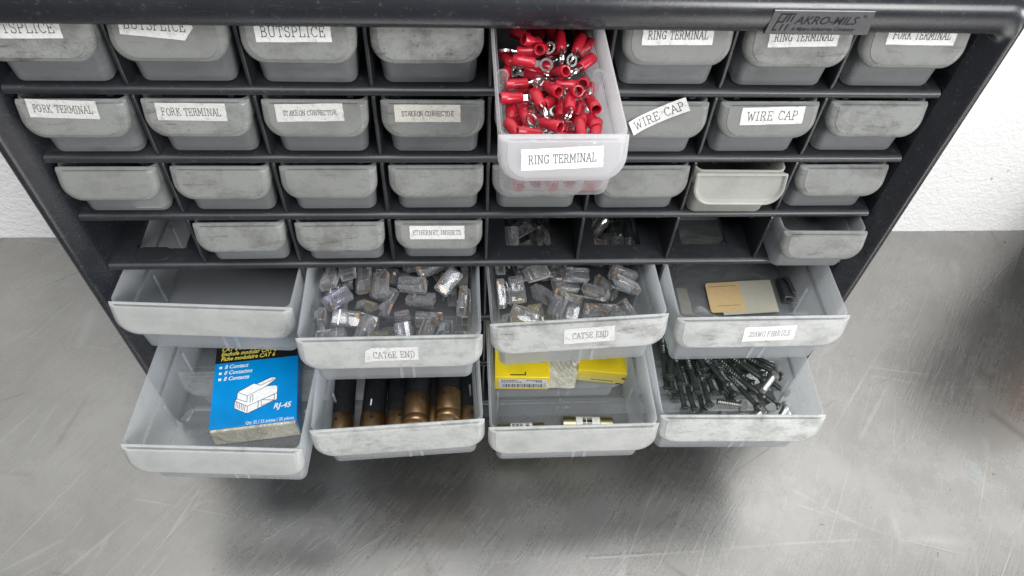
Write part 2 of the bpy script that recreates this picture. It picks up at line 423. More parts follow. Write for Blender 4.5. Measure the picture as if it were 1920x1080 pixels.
def sans_mesh(text, height, x, y, z=0., shear=0., bold=0., width=None, sx=1.0):
    """built-in typeface -> (verts, faces) in mm"""
    cu = bpy.data.curves.new('lettering', 'FONT'); cu.body = text; cu.size = 1.0; cu.shear = shear; cu.offset = bold; cu.resolution_u = 2
    o = bpy.data.objects.new('lettering', cu); col.objects.link(o)
    dg = bpy.context.evaluated_depsgraph_get(); dg.update()
    me = bpy.data.meshes.new_from_object(o.evaluated_get(dg))
    vs = [tuple(v.co) for v in me.vertices]; fs = [tuple(p.vertices) for p in me.polygons]
    bpy.data.objects.remove(o); bpy.data.curves.remove(cu); bpy.data.meshes.remove(me)
    k = height / .72; kx = k * sx
    if width and vs:
        x0 = min(v[0] for v in vs); x1 = max(v[0] for v in vs); kx = width / (x1 - x0)
    return [(x + a * kx, y + b * k, z) for a, b, c in vs], fs

# ---------------------------------------------------------------- setting
TABLE = -380.0
mb = MB(); nx, ny = 1, 1
mb.box((-1900, -1500, TABLE - 30), (1900, 205, TABLE))
bench = mb.build('table_top', M['steel']); tag(bench, None, None, kind='structure')
mb = MB(); mb.box((-1900, 206, TABLE - 30), (1900, 226, 1500)); wall = mb.build('wall', M['stucco'])
tag(wall, 'white rough stuccoed wall standing behind the steel bench', 'wall')
# drops and specks on the steel
mb = MB()
loops = []
for r, h in ((1, 0), (.9, .35), (.55, .8), (.15, .95)):
    loops.append([(5.5 * r * math.cos(a) * (1.25 + .15 * math.sin(3 * a + 1)), 11 * r * math.sin(a) * (1 + .12 * math.sin(2 * a)), h * .45) for a in [2 * math.pi * i / 24 for i in range(24)]])
mb.loft(loops, cap0=True)
o = mb.build('glue_blob', M['weld'], smooth=70); o.location = (412.2 * S, -69.5 * S, TABLE * S); o.rotation_euler = (0, 0, .15)
tag(o, 'dried grey glue blob stuck on the steel bench at right', 'glue spot')

tc = thing('reflection_block', 'dark upright tool case with a tan pouch at the right edge of the bench', 'case', (612, 40, TABLE))  # out-of-view blocks added for their blurred dark and tan reflection in the steel
m = MB(); m.box((0, 70, 0), (190, 180, 330)); m.build('body', simple('dark_block', (.03, .032, .036), .5), tc, bevel=8, seg=3)
m = MB(); m.box((5, 0, 0), (180, 69, 175)); m.build('cuboid', simple('tan_block', (.42, .21, .11), .6), tc, bevel=12, seg=3)
# ---------------------------------------------------------------- cabinet
P, HS, HL, TH = 60.0, 45.5, 61.5, 5.4
FLOOR = {1: -45.5, 2: -91.0, 3: -136.5, 4: -182.0, 5: -243.5, 6: -305.0, 7: -366.5}
BACK = 150.0
cab = thing('parts_cabinet', 'black plastic many-drawer parts cabinet standing on the steel bench against the wall', 'cabinet', (0, 0, TABLE))
def C(z): return z - TABLE                    # cabinet-local height
# frame: rounded ring lofted from outline to opening
def ring(t, y, z1, n=6):
    x0 = -257 + t * (257 - 240.5); x1 = 259 - t * (259 - 240.5); z0 = TABLE + t * 13
    ro = 14 * (1 - t) + 2.5 * t
    return [(x, y, C(zz)) for x, zz, _ in rrect(x0, x1, z0, z1, ro, n)]
prof = [(0, BACK, 12.5), (0, -1, 12.5), (.03, -4.2, 12.3), (.10, -6.9, 11.2), (.20, -8.8, 9.0), (.30, -9.9, 6.4), (.37, -10.3, 3.6), (.42, -10.1, .5), (.47, -9.4, -2.6), (.53, -8.3, -5.4), (.62, -6.6, -6.8), (.76, -4.3, -6.9), (.88, -2.3, -6.3), (.97, -.6, -5.6), (1.0, 3.0, -5.4), (1.0, BACK, -5.4)]
mb = MB(); mb.loft([ring(*q) for q in prof], ring=True)
frame = mb.build('frame', M['black'], cab, smooth=32)
mb = MB(); mb.box((-240.4, BACK - 4, C(TABLE + 13.1)), (240.4, BACK - .6, C(-5.6))); mb.build('back_panel', M['black_in'], cab)
# shelves with rounded noses; the fourth has openings to the row below
def shelf(row, z, holes):
    m = MB(); r = TH / 2
    nose = [(x, y, zz) for x in (0,) for y, zz in []]
    ysec = [(12, 0), (2.2, 0)] + [(r - .3 - (r + .6) * math.sin(math.radians(a)), -r + r * math.cos(math.radians(a))) for a in (15, 40, 65, 90, 115, 140, 165)] + [(2.2, -TH), (12, -TH)]
    m.loft([[(x, y, C(z) + zz) for y, zz in ysec] for x in (-240.45, 240.45)])
    if not holes:
        m.box((-240.45, 12, C(z) - TH + 1.4), (240.45, BACK - 4.1, C(z)))
    else:
        xs = [-240.45]
        for x0, x1 in holes: xs += [x0, x1]
        xs += [240.45]
        for i in range(0, len(xs), 2): m.box((xs[i], 14, C(z) - TH + 1.6), (xs[i + 1], 130, C(z)))
        m.box((-240.45, 12, C(z) - TH + 1.6), (240.45, 14, C(z))); m.box((-240.45, 130, C(z) - TH + 1.6), (240.45, BACK - 4.1, C(z)))
    # drawer stops under the nose
    cells = 8 if row < 4 else 4
    pw = 480 / cells
    for i in range(cells):
        for fx in ((12, 48) if cells == 8 else (16, 104)):
            x = -240 + i * pw + fx
            m.box((x - 1.5, 3.2, C(z) - TH - 2.8), (x + 1.5, 8, C(z) - TH + .5))
    return m.build('shelf', M['black_in'], cab, smooth=40)
for row in (1, 2, 3, 5, 6): shelf(row, FLOOR[row], [])
shelf(4, FLOOR[4], [(-240 + i * 60 + 13.5, -240 + i * 60 + 45) for i in range(8)])
shelf(7, FLOOR[7], [])
def divider(x, zb, zt):
    m = MB(); pts = [(1.2, zb - .2), (.4, zb + 5), (.6, zt - 1), (1.6, zt + .2), (30, zt + .2), (44, zt - 20), (58, zt + .2), (BACK - 4.1, zt + .2), (BACK - 4.1, zb - .2)]
    fr = [(1.2, 1.0), (.4, 1.0), (.6, 1.0), (1.6, 1.0)]
    A = [(x - 1.0, y, C(z)) for y, z in pts]; B = [(x + 1.0, y, C(z)) for y, z in pts]
    A0 = [(x - .45, y - .9, C(z)) for y, z in pts[:4]]; 
    n = len(pts); vs = A + B
    fs = [tuple(range(n)), tuple(reversed(range(n, 2 * n)))] + [(i, (i + 1) % n, n + (i + 1) % n, n + i) for i in range(n)]
    m.add(vs, fs)
    return m.build('divider', M['black_in'], cab, bevel=.5, seg=2)
for row in (1, 2, 3, 4):
    zt = -5.5 if row == 1 else FLOOR[row - 1] - TH
    for i in range(1, 8): divider(-240 + 60 * i, FLOOR[row], zt)
for row in (5, 6, 7):
    for i in range(1, 4): divider(-240 + 120 * i, FLOOR[row], FLOOR[row - 1] - TH)
# name plate on the top bar
plate_tilt = math.radians(-8)
pe = bpy.data.objects.new('name_plate', None)
mb = MB()
pw, ph = 50.5, 13.0
mb.add([(0, 0, 0), (pw, 0, 0), (pw - 1.6, ph, 0), (1.2, ph, 0), (0, 0, -3), (pw, 0, -3), (pw - 1.6, ph, -3), (1.2, ph, -3)],
       [(0, 1, 2, 3), (7, 6, 5, 4), (0, 4, 5, 1), (1, 5, 6, 2), (2, 6, 7, 3), (3, 7, 4, 0)])
plate = mb.build('name_plate', M['plate'], cab, bevel=.2)
plate.location = (128.2 * S, -10.2 * S, C(-6.0) * S); plate.rotation_euler = (math.radians(90) + .03, 0, 0)
mb = MB()
for text, h, x, y, wd, sh, bo in (('AKRO-MILS', 4.3, 12.5, 5.6, 30.5, .28, .012), ('A Myers Industries Company', 2.0, 12.0, 2.2, 31, .28, .012), ('®', 1.5, 44.5, 9.2, None, 0, 0)):
    v, f = sans_mesh(text, h, x, y, .12, sh, bo, wd); mb.add(v, f)
for pl in ([(3.2, 2.4), (5.0, 10.8)], [(5.0, 10.8), (12, 10.8)], [(4.2, 6.7), (6.4, 6.7)], [(6.6, 2.4), (7.4, 5.4)], [(9.2, 2.4), (9.9, 5.4)], [(6.9, 6.6), (8.2, 10.6)], [(8.8, 6.9), (9.6, 10.6)], [(10.6, 7.2), (11.2, 9.8)], [(3.2, 2.4), (5.0, 2.4)]):
    mb.stroke(pl, .75, .12)
mb.build('lettering', M['grime'], plate, fix=False)
mb = MB()
mb.stroke([(1.3, 12.7), (48.6, 12.7)], .5, .15)  # pale grey line along the plate's top edge
mb.build('edge_line', simple('pale_grey_edge', (.42, .42, .42), .4), plate, fix=False)

# ---------------------------------------------------------------- drawers
# local frame: x across, y to the back, z up; origin at the middle of the front foot of the drawer
def dims(big): return dict(Wt=108.4, Wb=101.0, H=54.0, L=138.0, hh=25.0, lw=114.5, led=.62) if big else dict(Wt=51.2, Wb=46.5, H=37.5, L=136.0, hh=18.0, lw=54.0, led=.66)
def tray_mesh(big, tabs=False):
    d = dims(big); m = MB(); t = 1.35
    def lp(z, ins, thick_step=0.):
        k = z / d['H']; a = (d['Wb'] + (d['Wt'] - d['Wb']) * k) / 2 - ins + thick_step
        y0 = 3.0 - 2.6 * k + ins; y1 = d['L'] + 1.2 * k - ins
        return rrect(-a, a, y0, y1, max(1.0, 5.0 - ins), 4, z)
    zl = d['H'] * d['led']; st = 2.2 if big else 1.3
    out = [lp(0, 3.2), lp(.25, 1.7), lp(1.0, .6), lp(2.4, 0), lp(zl - 1.2, 0), lp(zl, 0, st), lp(d['H'] - .4, 0, st), lp(d['H'], .3, st)]
    inn = [lp(d['H'], t - .3, st), lp(d['H'] - .5, t, st), lp(zl + .6, t, st), lp(zl + .2, t), lp(3.6, t), lp(2.2, t + .8), lp(1.3, t + 2.6)]
    m.loft(out + inn)
    # moulded ribs inside the front wall and low guide ribs on the side walls
    for x in ((4, 12) if big else ()):
        z0, z1 = 3.0, d['H'] * .5
        y0, y1 = 3.0 - 2.6 * z0 / d['H'], 3.0 - 2.6 * z1 / d['H']
        m.loft([[(x - .9, y0 - .45, z0), (x + .9, y0 - .45, z0), (x + .9, y0 + .3, z0), (x - .9, y0 + .3, z0)], [(x - .9, y1 - .45, z1), (x + .9, y1 - .45, z1), (x + .9, y1 + .3, z1), (x - .9, y1 + .3, z1)]])
    if big:
        # moulded slot guides on the floor corners
        for sx in (-1, 1):
            for y in (40, 84):
                a = (d['Wb'] + (d['Wt'] - d['Wb']) * .1) / 2 - t
                m.box((sx * (a - 1.0) - .6, y, 2.6), (sx * (a - 1.0) + .6, y + 1.4, zl - 2))
    return m.mesh('tray', [M['tray_big'] if big else M['tray']], 38)
def pull_mesh(big, hollow=False):
    d = dims(big); m = MB(); H, hh = d['H'], d['hh']
    z0 = H - hh - 1.6; a = d['lw'] / 2; rc = 10.5 if not big else 13.0
    def yf(z): return -3.0 - 5.0 * (H - z) / hh
    def lp(ins, dy, fl=0., zi=None):
        pts = rrect(-a + ins, a - ins, z0 + ins, H - min(ins, .5), 1, 7, 0, (rc - ins * .5, rc - ins * .5, .8, .8))
        return [(x, min(yf(y) + dy, 1.2) if dy is not None else fl, y) for x, y, _ in pts]
    q_ = 1.0 if not big else 1.25
    out = [lp(.4, None, 1.5)] + [lp(i_ * q_, y_ * q_) for i_, y_ in ((0, 4.4), (.2, 3.2), (.7, 2.15), (1.5, 1.35), (2.6, .75), (3.5, .42), (3.75, 0), (4.4, 0))]
    m.loft(out, cap0=False)                               # outer skin
    m.loft([lp(.5, None, 1.5), lp(1.5, None, 1.5), lp(1.5, 4.9), lp(2.3, 3.0), lp(4.0, 1.6), lp(5.0, 1.25)], cap0=False)   # inner skin
    if hollow:
        m = MB()
        m.loft([lp(2.6, None, 1.0), lp(.6, 2.5), lp(0, 1.5), lp(.2, .5), lp(1.0, 0), lp(1.8, .5), lp(2.2, 1.6), lp(2.6, 2.2)])
    return m.mesh('pull', [M['pull_big'] if big else M['pull']], 28)
def on_face(big, s):
    d = dims(big); k = 5.0 / d['hh']; q = math.hypot(1, k); z = d['H'] - s / q; y = -3.0 - k * (d['H'] - z)
    up = Vector((0, k / q, 1 / q)); xx = Vector((1, 0, 0)); nn = xx.cross(up)
    return Vector((0, y, z)), xx, up, nn
def label(parent, big, text, cx, s, wd, ht, ang, th=4.6, tw=.88, pap='paper', ink='ink', stroke=.42, off=.12, smear=0., shape=None, dx=0., dy=0.):
    p, xx, up, nn = on_face(big, s)
    d = dims(big)
    R_ = Matrix((xx, up, nn)).transposed().to_4x4()
    pts = shape or [(-.5, -.5), (.5, -.5), (.5, .5), (-.5, .5)]
    # finely cut outline with slightly uneven edges
    fine = []
    for (x0, y0), (x1, y1) in zip(pts, pts[1:] + pts[:1]):
        for i in range(6):
            q = i / 6; fine.append((x0 + (x1 - x0) * q + (random.uniform(-.004, .004) if i else 0), y0 + (y1 - y0) * q + (random.uniform(-.012, .012) if i else 0)))
    lo = [(x * wd, y * ht, -.1) for x, y in fine]; hi = [(x * wd, y * ht, off) for x, y in fine]
    if off > .5:
        cells = 14; lo, hi = [], []
        m = MB()
        for i in range(cells + 1):
            u = i / cells - .5; zz = .15 + 1.6 * max(0, u + .1) ** 2 * 4 + 2.2 * max(0, -u - .2) ** 2 * 10
            lo.append([(u * wd, -.5 * ht, zz), (u * wd, .5 * ht, zz), (u * wd, .5 * ht, zz + .18), (u * wd, -.5 * ht, zz + .18)])
        m.loft(lo)
    else:
        m = MB(); m.loft([lo, hi])
    lab = m.build('paper_label', M[pap], parent)
    lab.matrix_local = Matrix.Translation((p + xx * cx) * S) @ R_ @ Matrix.Rotation(math.radians(ang), 4, 'Z')
    m = MB(); serif_text(m, text, dx * wd, dy * ht, wd * tw * .96, th * .9, stroke * .9, off + .05, smear)
    if off > .5:
        m.v = [(x, y, .40 + 1.6 * max(0, x / wd + .1) ** 2 * 4 + 2.2 * max(0, -x / wd - .2) ** 2 * 10) for x, y, z in m.v]
    if m.v: m.build('lettering', M[ink], lab, fix=False)
    return lab
tray_s, tray_b, pull_s, pull_b, pull_h = tray_mesh(0), tray_mesh(1), pull_mesh(0), pull_mesh(1), pull_mesh(0, True)
def mk(name, me, parent):
    o = bpy.data.objects.new(name, me); col.objects.link(o); o.parent = parent; return o
def drawer(big, cx, row, pull, text, yaw=0., roll=0., pitch=0., lift=0., group=None, hollow=False):
    name = 'large_drawer' if big else 'small_drawer'
    t = thing(name, text, 'drawer', (cx, pull, FLOOR[row] + .25 + lift), (math.radians(pitch), math.radians(roll), math.radians(yaw)), group or ('large drawers of the cabinet' if big else 'small drawers of the cabinet'))
    tr = mk('tray', tray_b if big else tray_s, t); pu = mk('pull', pull_b if big else (pull_h if hollow else pull_s), t)
    return t, tr, pu
def recolour(o, m):
    o.data = o.data.copy(); o.data.materials[0] = M[m]

FOLD = [(-.5, -.5), (.36, -.62), (.5, .0), (.46, .5), (-.5, .5)]
TORN = [(-.5, -.5), (-.30, -.42), (.5, -.42), (.5, .5), (-.36, .5), (-.47, .28)]
SMALL = {
 (1, 1): ('grey drawer at the far left of the top row, label ending in SPLICE', dict(text='BUTSPLICE', cx=-3.7, s=2.6, wd=36, ht=9.6, ang=.4, th=5.2, pap='paper')),
 (1, 2): ('grey top row drawer whose BUTSPLICE label has a folded corner', dict(text='BUTSPLICE', cx=-3.4, s=1.6, wd=33, ht=9.6, ang=-3.2, th=5.2, tw=.86, dx=-.02, shape=FOLD, dy=.04)),
 (1, 3): ('grey top row drawer with a straight whole BUTSPLICE label', dict(text='BUTSPLICE', cx=-1.6, s=3.4, wd=35, ht=9.6, ang=.8, th=5.2)),
 (1, 4): ('grimy unlabelled drawer in the top row, left of the pulled out red drawer', None),
 (1, 6): ('top row drawer labelled RING TERMINAL just right of the pulled out drawer', dict(text='RING TERMINAL', cx=-1.1, s=3.2, wd=34.5, ht=9.6, ang=.6, th=4.3)),
 (1, 7): ('top row drawer labelled RING TERMINAL under the cabinet name plate', dict(text='RING TERMINAL', cx=.9, s=3.2, wd=34.5, ht=9.6, ang=1.4, th=4.3)),
 (1, 8): ('top row drawer labelled FORK TERMINAL in the right corner', dict(text='FORK TERMINAL', cx=.7, s=1.8, wd=34.5, ht=9.6, ang=-.3, th=4.3)),
 (2, 1): ('second row drawer labelled FORK TERMINAL beside the left frame', dict(text='FORK TERMINAL', cx=-3.2, s=2.6, wd=33.5, ht=9.6, ang=-2, th=4.2, pap='paper_old', ink='ink_faded', smear=.15)),
 (2, 2): ('second row drawer labelled FORK TERMINAL between two labelled drawers', dict(text='FORK TERMINAL', cx=-1.8, s=4.4, wd=34.5, ht=9.4, ang=-.6, th=4.2, pap='paper_old', ink='ink_faded', smear=.15)),
 (2, 3): ('second row drawer with a smudged white STAKEON CONNECTOR label', dict(text='STAKEON CONNECTOR', cx=-2.4, s=4.4, wd=34.3, ht=9.5, ang=1.2, th=2.9, tw=.82, pap='paper_old', ink='ink_faded', smear=.22, stroke=.36)),
 (2, 4): ('second row drawer with a browned STAKEON CONNECTOR label', dict(text='STAKEON CONNECTOR', cx=-2.6, s=4.6, wd=34, ht=9.4, ang=0, th=2.9, tw=.82, pap='paper_brown', ink='ink_faded', smear=.25, stroke=.36)),
 (2, 5): ('second row drawer half hidden behind the pulled out red drawer', None),
 (2, 6): ('second row drawer with a crooked WIRE CAP label peeling off', dict(text='WIRE CAP', cx=-.6, s=4.6, wd=31.5, ht=8.2, ang=27, th=5.2, tw=.9, off=.9)),
 (2, 7): ('second row drawer with a straight WIRE CAP label', dict(text='WIRE CAP', cx=1.0, s=5.2, wd=34.2, ht=9.8, ang=1.5, th=5.4, tw=.84, pap='paper')),
 (2, 8): ('unlabelled ribbed drawer at the right end of the second row', None),
 (3, 1): ('unlabelled drawer holding something white at the left end of the third row', None),
 (3, 2): ('dirty unlabelled drawer second in the third row, below a FORK TERMINAL drawer', None),
 (3, 3): ('dirty unlabelled drawer in the third row, below the white STAKEON CONNECTOR label', None),
 (3, 4): ('dirty unlabelled drawer in the third row, below the browned STAKEON CONNECTOR label', None),
 (3, 5): ('third row drawer directly under the pulled out red drawer', None),
 (3, 6): ('third row drawer below the crooked WIRE CAP label', None),
 (3, 7): ('yellowed drawer with an open rimmed pull standing slightly out of the third row', None),
 (3, 8): ('unlabelled drawer at the right end of the third row', None),
 (4, 2): ('dirty unlabelled drawer in the fourth row, right of the empty leftmost slot', None),
 (4, 3): ('dirty unlabelled drawer in the fourth row, left of the ETHERNET INSERTS drawer', None),
 (4, 4): ('fourth row drawer labelled ETHERNET INSERTS', dict(text='ETHERNET INSERTS', cx=-.9, s=5.2, wd=33.5, ht=9.6, ang=.2, th=3.5, tw=.92, stroke=.36, ink='ink_faded', smear=.15)),
 (4, 8): ('grimy drawer pulled slightly out at the right end of the fourth row', None),
}
for (row, c), (text, lab) in SMALL.items():
    cx = -240 + 60 * (c - .5) + random.uniform(-.8, .8); pull = random.uniform(-.8, .6); yaw = random.uniform(-.5, .5)
    if (row, c) == (4, 8): cx, pull, yaw = 212.2, -10.5, -.8
    if (row, c) == (3, 7): cx, pull, yaw = 146.5, -4.2, -.6
    t, tr, pu = drawer(0, cx, row, pull, text, yaw, hollow=(row, c) == (3, 7))
    if (row, c) == (3, 7): recolour(pu, 'pull_old'); recolour(tr, 'pull_old')
    if lab: label(t, 0, **lab)
    if (row, c) == (3, 1):
        m = MB(); m.loft([rrect(0, 22, 0, 34, 5, 4, 0), rrect(1, 21, 1, 33, 5, 4, 7), rrect(5, 17, 5, 29, 5, 4, 10)])
        w_ = m.build('white_pad', simple('cream_pad', (.80, .77, .66), .6)); w_.location = ((cx - .5) * S, (pull + 5) * S, (FLOOR[3] + 1.7) * S)
        tag(w_, 'cream white pad showing through the drawer front at the left of the third row', 'pad')
# fallen scrap on top of the crooked label's neighbour is part of the label; the pulled small drawer:
red_d, tr, pu = drawer(0, 27.0, 1, -81.5, 'clean pinkish clear drawer pulled out of the top row, full of red terminals', yaw=.4)
recolour(tr, 'tray_new'); recolour(pu, 'pull_new')
label(red_d, 0, 'RING TERMINAL', -.6, 7.6, 33.8, 9.6, 2.6, th=4.2, tw=.86, pap='paper_new', ink='ink_faded')
for sx in (-1, 1):                                   # round-topped slot guides on both side walls
    m = MB(); xa, xb, zt_ = sx * 19.6, sx * 25.0, 28.5
    out = [(sx * 22.4, 2.6), (sx * 24.2, 2.6), (xb, zt_)] + [((xa + xb) / 2 + (xb - xa) / 2 * math.cos(math.radians(q)), zt_ + 2.2 * math.sin(math.radians(q))) for q in (30, 60, 90, 120, 150)] + [(xa, zt_)]
    m.loft([[(x, 53, z) for x, z in out], [(x, 55.2, z) for x, z in out]])
    m.build('slot_guide', M['tray_new'], red_d, bevel=.3)

BIG = {
 (5, 1): (-179.6, -27.8, -3.4, 'empty large drawer pulled out at the left of the upper large row', None, (0, 0, 0)),
 (5, 2): (-60.5, -54.2, 0.3, 'large drawer labelled CAT6E END full of clear plugs', dict(text='CAT6E END', cx=.3, s=11.2, wd=33.5, ht=12.2, ang=.7, th=6.0, tw=.80, dx=.05, shape=TORN, pap='paper', ink='ink_faded'), (0, 0, 0)),
 (5, 3): (59.8, -44.4, 2.0, 'large drawer labelled CAT5E END full of clear plugs, sitting crooked', dict(text='CAT5E END', cx=6.0, s=10.0, wd=32.5, ht=13.0, ang=1.6, th=5.6, tw=.74, dx=.02, pap='paper', ink='ink_faded'), (-1.6, 0, 2.0)),
 (5, 4): (178.4, -43.4, 0.0, 'large drawer labelled 20AWG FERRULE with a bagged card inside', dict(text='20AWG FERRULE', cx=4.8, s=10.6, wd=34.2, ht=12.6, ang=2.4, th=5.0, tw=.84, pap='paper_new', ink='ink_pale', smear=.2), (0, 0, 0)),
 (6, 1): (-176.3, -94.6, -3.3, 'large drawer pulled far out at lower left, holding a blue box', None, (0, 0, 0)),
 (6, 2): (-57.4, -82.2, 1.9, 'large drawer of copper capped black fuses, low in the cabinet', None, (-1.9, 0, .3)),
 (6, 3): (57.6, -85.6, 0.2, 'large drawer holding two yellow boxes and small fuses', None, (0, 0, 0)),
 (6, 4): (173.6, -81.0, -1.4, 'large drawer of dark screws at lower right', None, (0, 0, 0)),
}
DR = {}
for (row, c), (cx, pull, yaw, text, lab, (roll, pitch, lift)) in BIG.items():
    t, tr, pu = drawer(1, cx, row, pull, text, yaw, roll, pitch, lift); DR[(row, c)] = t
    if lab: label(t, 1, **lab)
for c, text in ((1, 'closed drawer in the bottom row, behind the blue box drawer'), (2, 'closed bottom row drawer under the black fuse drawer'), (3, 'closed bottom row drawer under the yellow box drawer'), (4, 'closed bottom row drawer under the screw drawer')):
    drawer(1, -240 + 120 * (c - .5), 7, 0, text)

# ---------------------------------------------------------------- contents
def basis(q, d, up=Vector((0, 0, 1))):
    """matrix with local z along d"""
    z = Vector(d).normalized(); x = up.cross(z)
    if x.length < .05: x = Vector((1, 0, 0)).cross(z)
    x.normalize(); y = z.cross(x)
    return Matrix((x, y, z)).transposed()
# --- red ring terminals
def make_terminal():
    t = thing('ring_terminal', 'red sleeved ring terminal lying in the heap inside the pulled out top drawer', 'terminal', group='red ring terminals heaped in the drawer')
    m = MB(); R = 2.5
    m.lathe([(R * .86, -5.2), (R, -4.7), (R, -.4), (R * 1.10, .4), (R * 1.13, 5.0), (R * 1.0, 5.35), (R * .80, 5.2), (R * .74, 0), (R * .1, -.2)], 18)
    m.build('sleeve', M['red'], t, smooth=50)
    m = MB()
    # tongue, then a flat eye with a hole, stamped 0.8 mm thick
    th = .34
    m.loft([[(-1.5, -th, -4.9), (1.5, -th, -4.9), (1.5, th, -4.9), (-1.5, th, -4.9)], [(-1.25, -th, -6.4), (1.25, -th, -6.4), (1.25, th, -6.4), (-1.25, th, -6.4)], [(-1.4, -th + .5, -8.0), (1.4, -th + .5, -8.0), (1.4, th + .5, -8.0), (-1.4, th + .5, -8.0)]])
    n = 20; ro, ri, zc = 3.2, 2.1, -10.6
    def circ(r, y): return [(r * math.sin(2 * math.pi * i / n), y + .5, zc + r * math.cos(2 * math.pi * i / n)) for i in range(n)]
    m.loft([circ(ro, -th), circ(ro, th), circ(ri, th), circ(ri, -th)], ring=True)
    m.build('ring', M['tin'], t, smooth=40)
    return t
T_LIST = [[19.63,-1.49,-17.0,-0.83,-0.3,0.47],[24.6,-4.12,-19.0,-0.38,-0.81,0.44],[15.98,-3.41,-21.0,1.0,0.01,0.0],[15.09,-15.77,-18.0,-0.97,0.23,0.0],[33.93,1.78,-19.0,-0.03,0.98,0.21],[42.37,-1.77,-18.0,0.33,0.92,0.21],[48.6,2.94,-23.0,0.7,0.69,0.21],[44.52,-16.48,-18.0,0.65,0.76,0.0],[31.33,-22.65,-19.0,0.45,-0.66,0.6],[11.09,-26.6,-23.0,-0.99,-0.17,0.0],[7.85,-40.85,-20.0,-0.98,-0.19,0.1],[26.46,-36.44,-18.0,0.48,-0.83,0.28],[19.46,-44.0,-18.0,-0.21,0.98,0.0],[34.57,-27.03,-23.0,1.0,-0.07,0.0],[36.24,-40.22,-17.0,0.2,-0.73,0.65],[42.68,-26.34,-22.0,-0.26,-0.86,0.43],[25.25,-39.94,-23.0,-0.57,-0.77,0.28],[33.96,-45.68,-19.0,0.15,0.98,-0.1],[31.09,-41.67,-26.0,0.09,1.0,-0.0],[38.77,-43.52,-25.0,0.29,0.96,0.0],[44.21,-46.23,-19.0,0.13,-0.97,0.19],[43.51,-56.36,-21.0,0.09,-0.98,0.19],[14.5,-50.99,-24.0,-0.25,0.97,0.0],[7.97,-43.65,-26.0,0.05,1.0,0.0],[5.35,-59.95,-22.0,-0.46,0.88,0.1],[14.24,-67.58,-18.0,-0.99,-0.05,0.15],[23.62,-64.31,-16.0,0.7,-0.66,0.28],[38.81,-55.7,-23.0,0.27,0.96,0.1],[37.3,-63.95,-21.0,-0.03,0.99,0.1],[44.1,-61.04,-21.0,0.18,0.98,0.0],[7.11,-0.44,-27.0,-0.41,0.91,0.0],[15.64,16.63,-25.0,-0.82,0.58,0.0],[52.3,16.52,-26.0,0.34,-0.94,0.1],[32.48,20.8,-28.0,-0.39,0.91,0.1],[27.58,-59.16,-26.0,0.44,-0.85,0.28],[25.05,26.09,-31.0,0.82,-0.57,0.1],[7.4,-6.78,-31.0,0.22,0.98,0.0],[25.56,-2.32,-30.0,0.89,-0.45,-0.0],[36.13,-26.87,-30.0,0.44,0.9,0.0],[22.17,-14.93,-31.0,-0.56,-0.83,0.0],[46.82,-21.48,-31.0,0.54,0.84,0.0],[10.51,-44.8,-31.0,-0.67,-0.74,0.0],[34.75,-42.23,-31.0,-0.9,-0.44,0.0]]
proto = make_terminal()
for i, (x, y, z, dx, dy, dz) in enumerate(T_LIST):
    x = min(max(x, 8.0 if dx > -.5 else 7.0), 46.5)
    # keep the eye inside the drawer walls
    ex, ey = x - 13 * dx, y - 13 * dy
    if ex < 4.5: x += 4.5 - ex
    if ex > 49.5: x -= ex - 49.5
    if ey < -74: y += -74 - ey
    o = proto if i == 0 else dup(proto)
    B_ = basis(None, (dx, dy, dz)) @ Matrix.Rotation(random.choice((-1, 1)) * (1.2 if i == 3 else random.uniform(.5, 1.5)), 3, 'Z')
    o.rotation_mode = 'QUATERNION'; o.rotation_quaternion = B_.to_quaternion(); o.location = (x * S, y * S, z * S)
# lower layer that shows between them and through the front wall
for i in range(46):
    o = dup(proto); a = random.uniform(0, 6.28)
    x, y = random.uniform(17, 37), random.uniform(-63, 14)
    lvl = i % 3
    o.location = (x * S, y * S, (-41 + 5.2 * lvl) * S); B_ = basis(None, (math.cos(a), math.sin(a), random.uniform(-.15, .15))) @ Matrix.Rotation(random.uniform(-.5, .5), 3, 'Z')
    o.rotation_quaternion = B_.to_quaternion()
for i, (x, dx) in enumerate(((10, .1), (19, -.2), (25, .15), (32.5, .1), (43, -.2))):      # ends pressed against the front wall
    o = dup(proto); o.location = (x * S, -71.6 * S, (-41 + 2 * (i % 2)) * S); o.rotation_quaternion = basis(None, (dx, -1, .1)).to_quaternion()

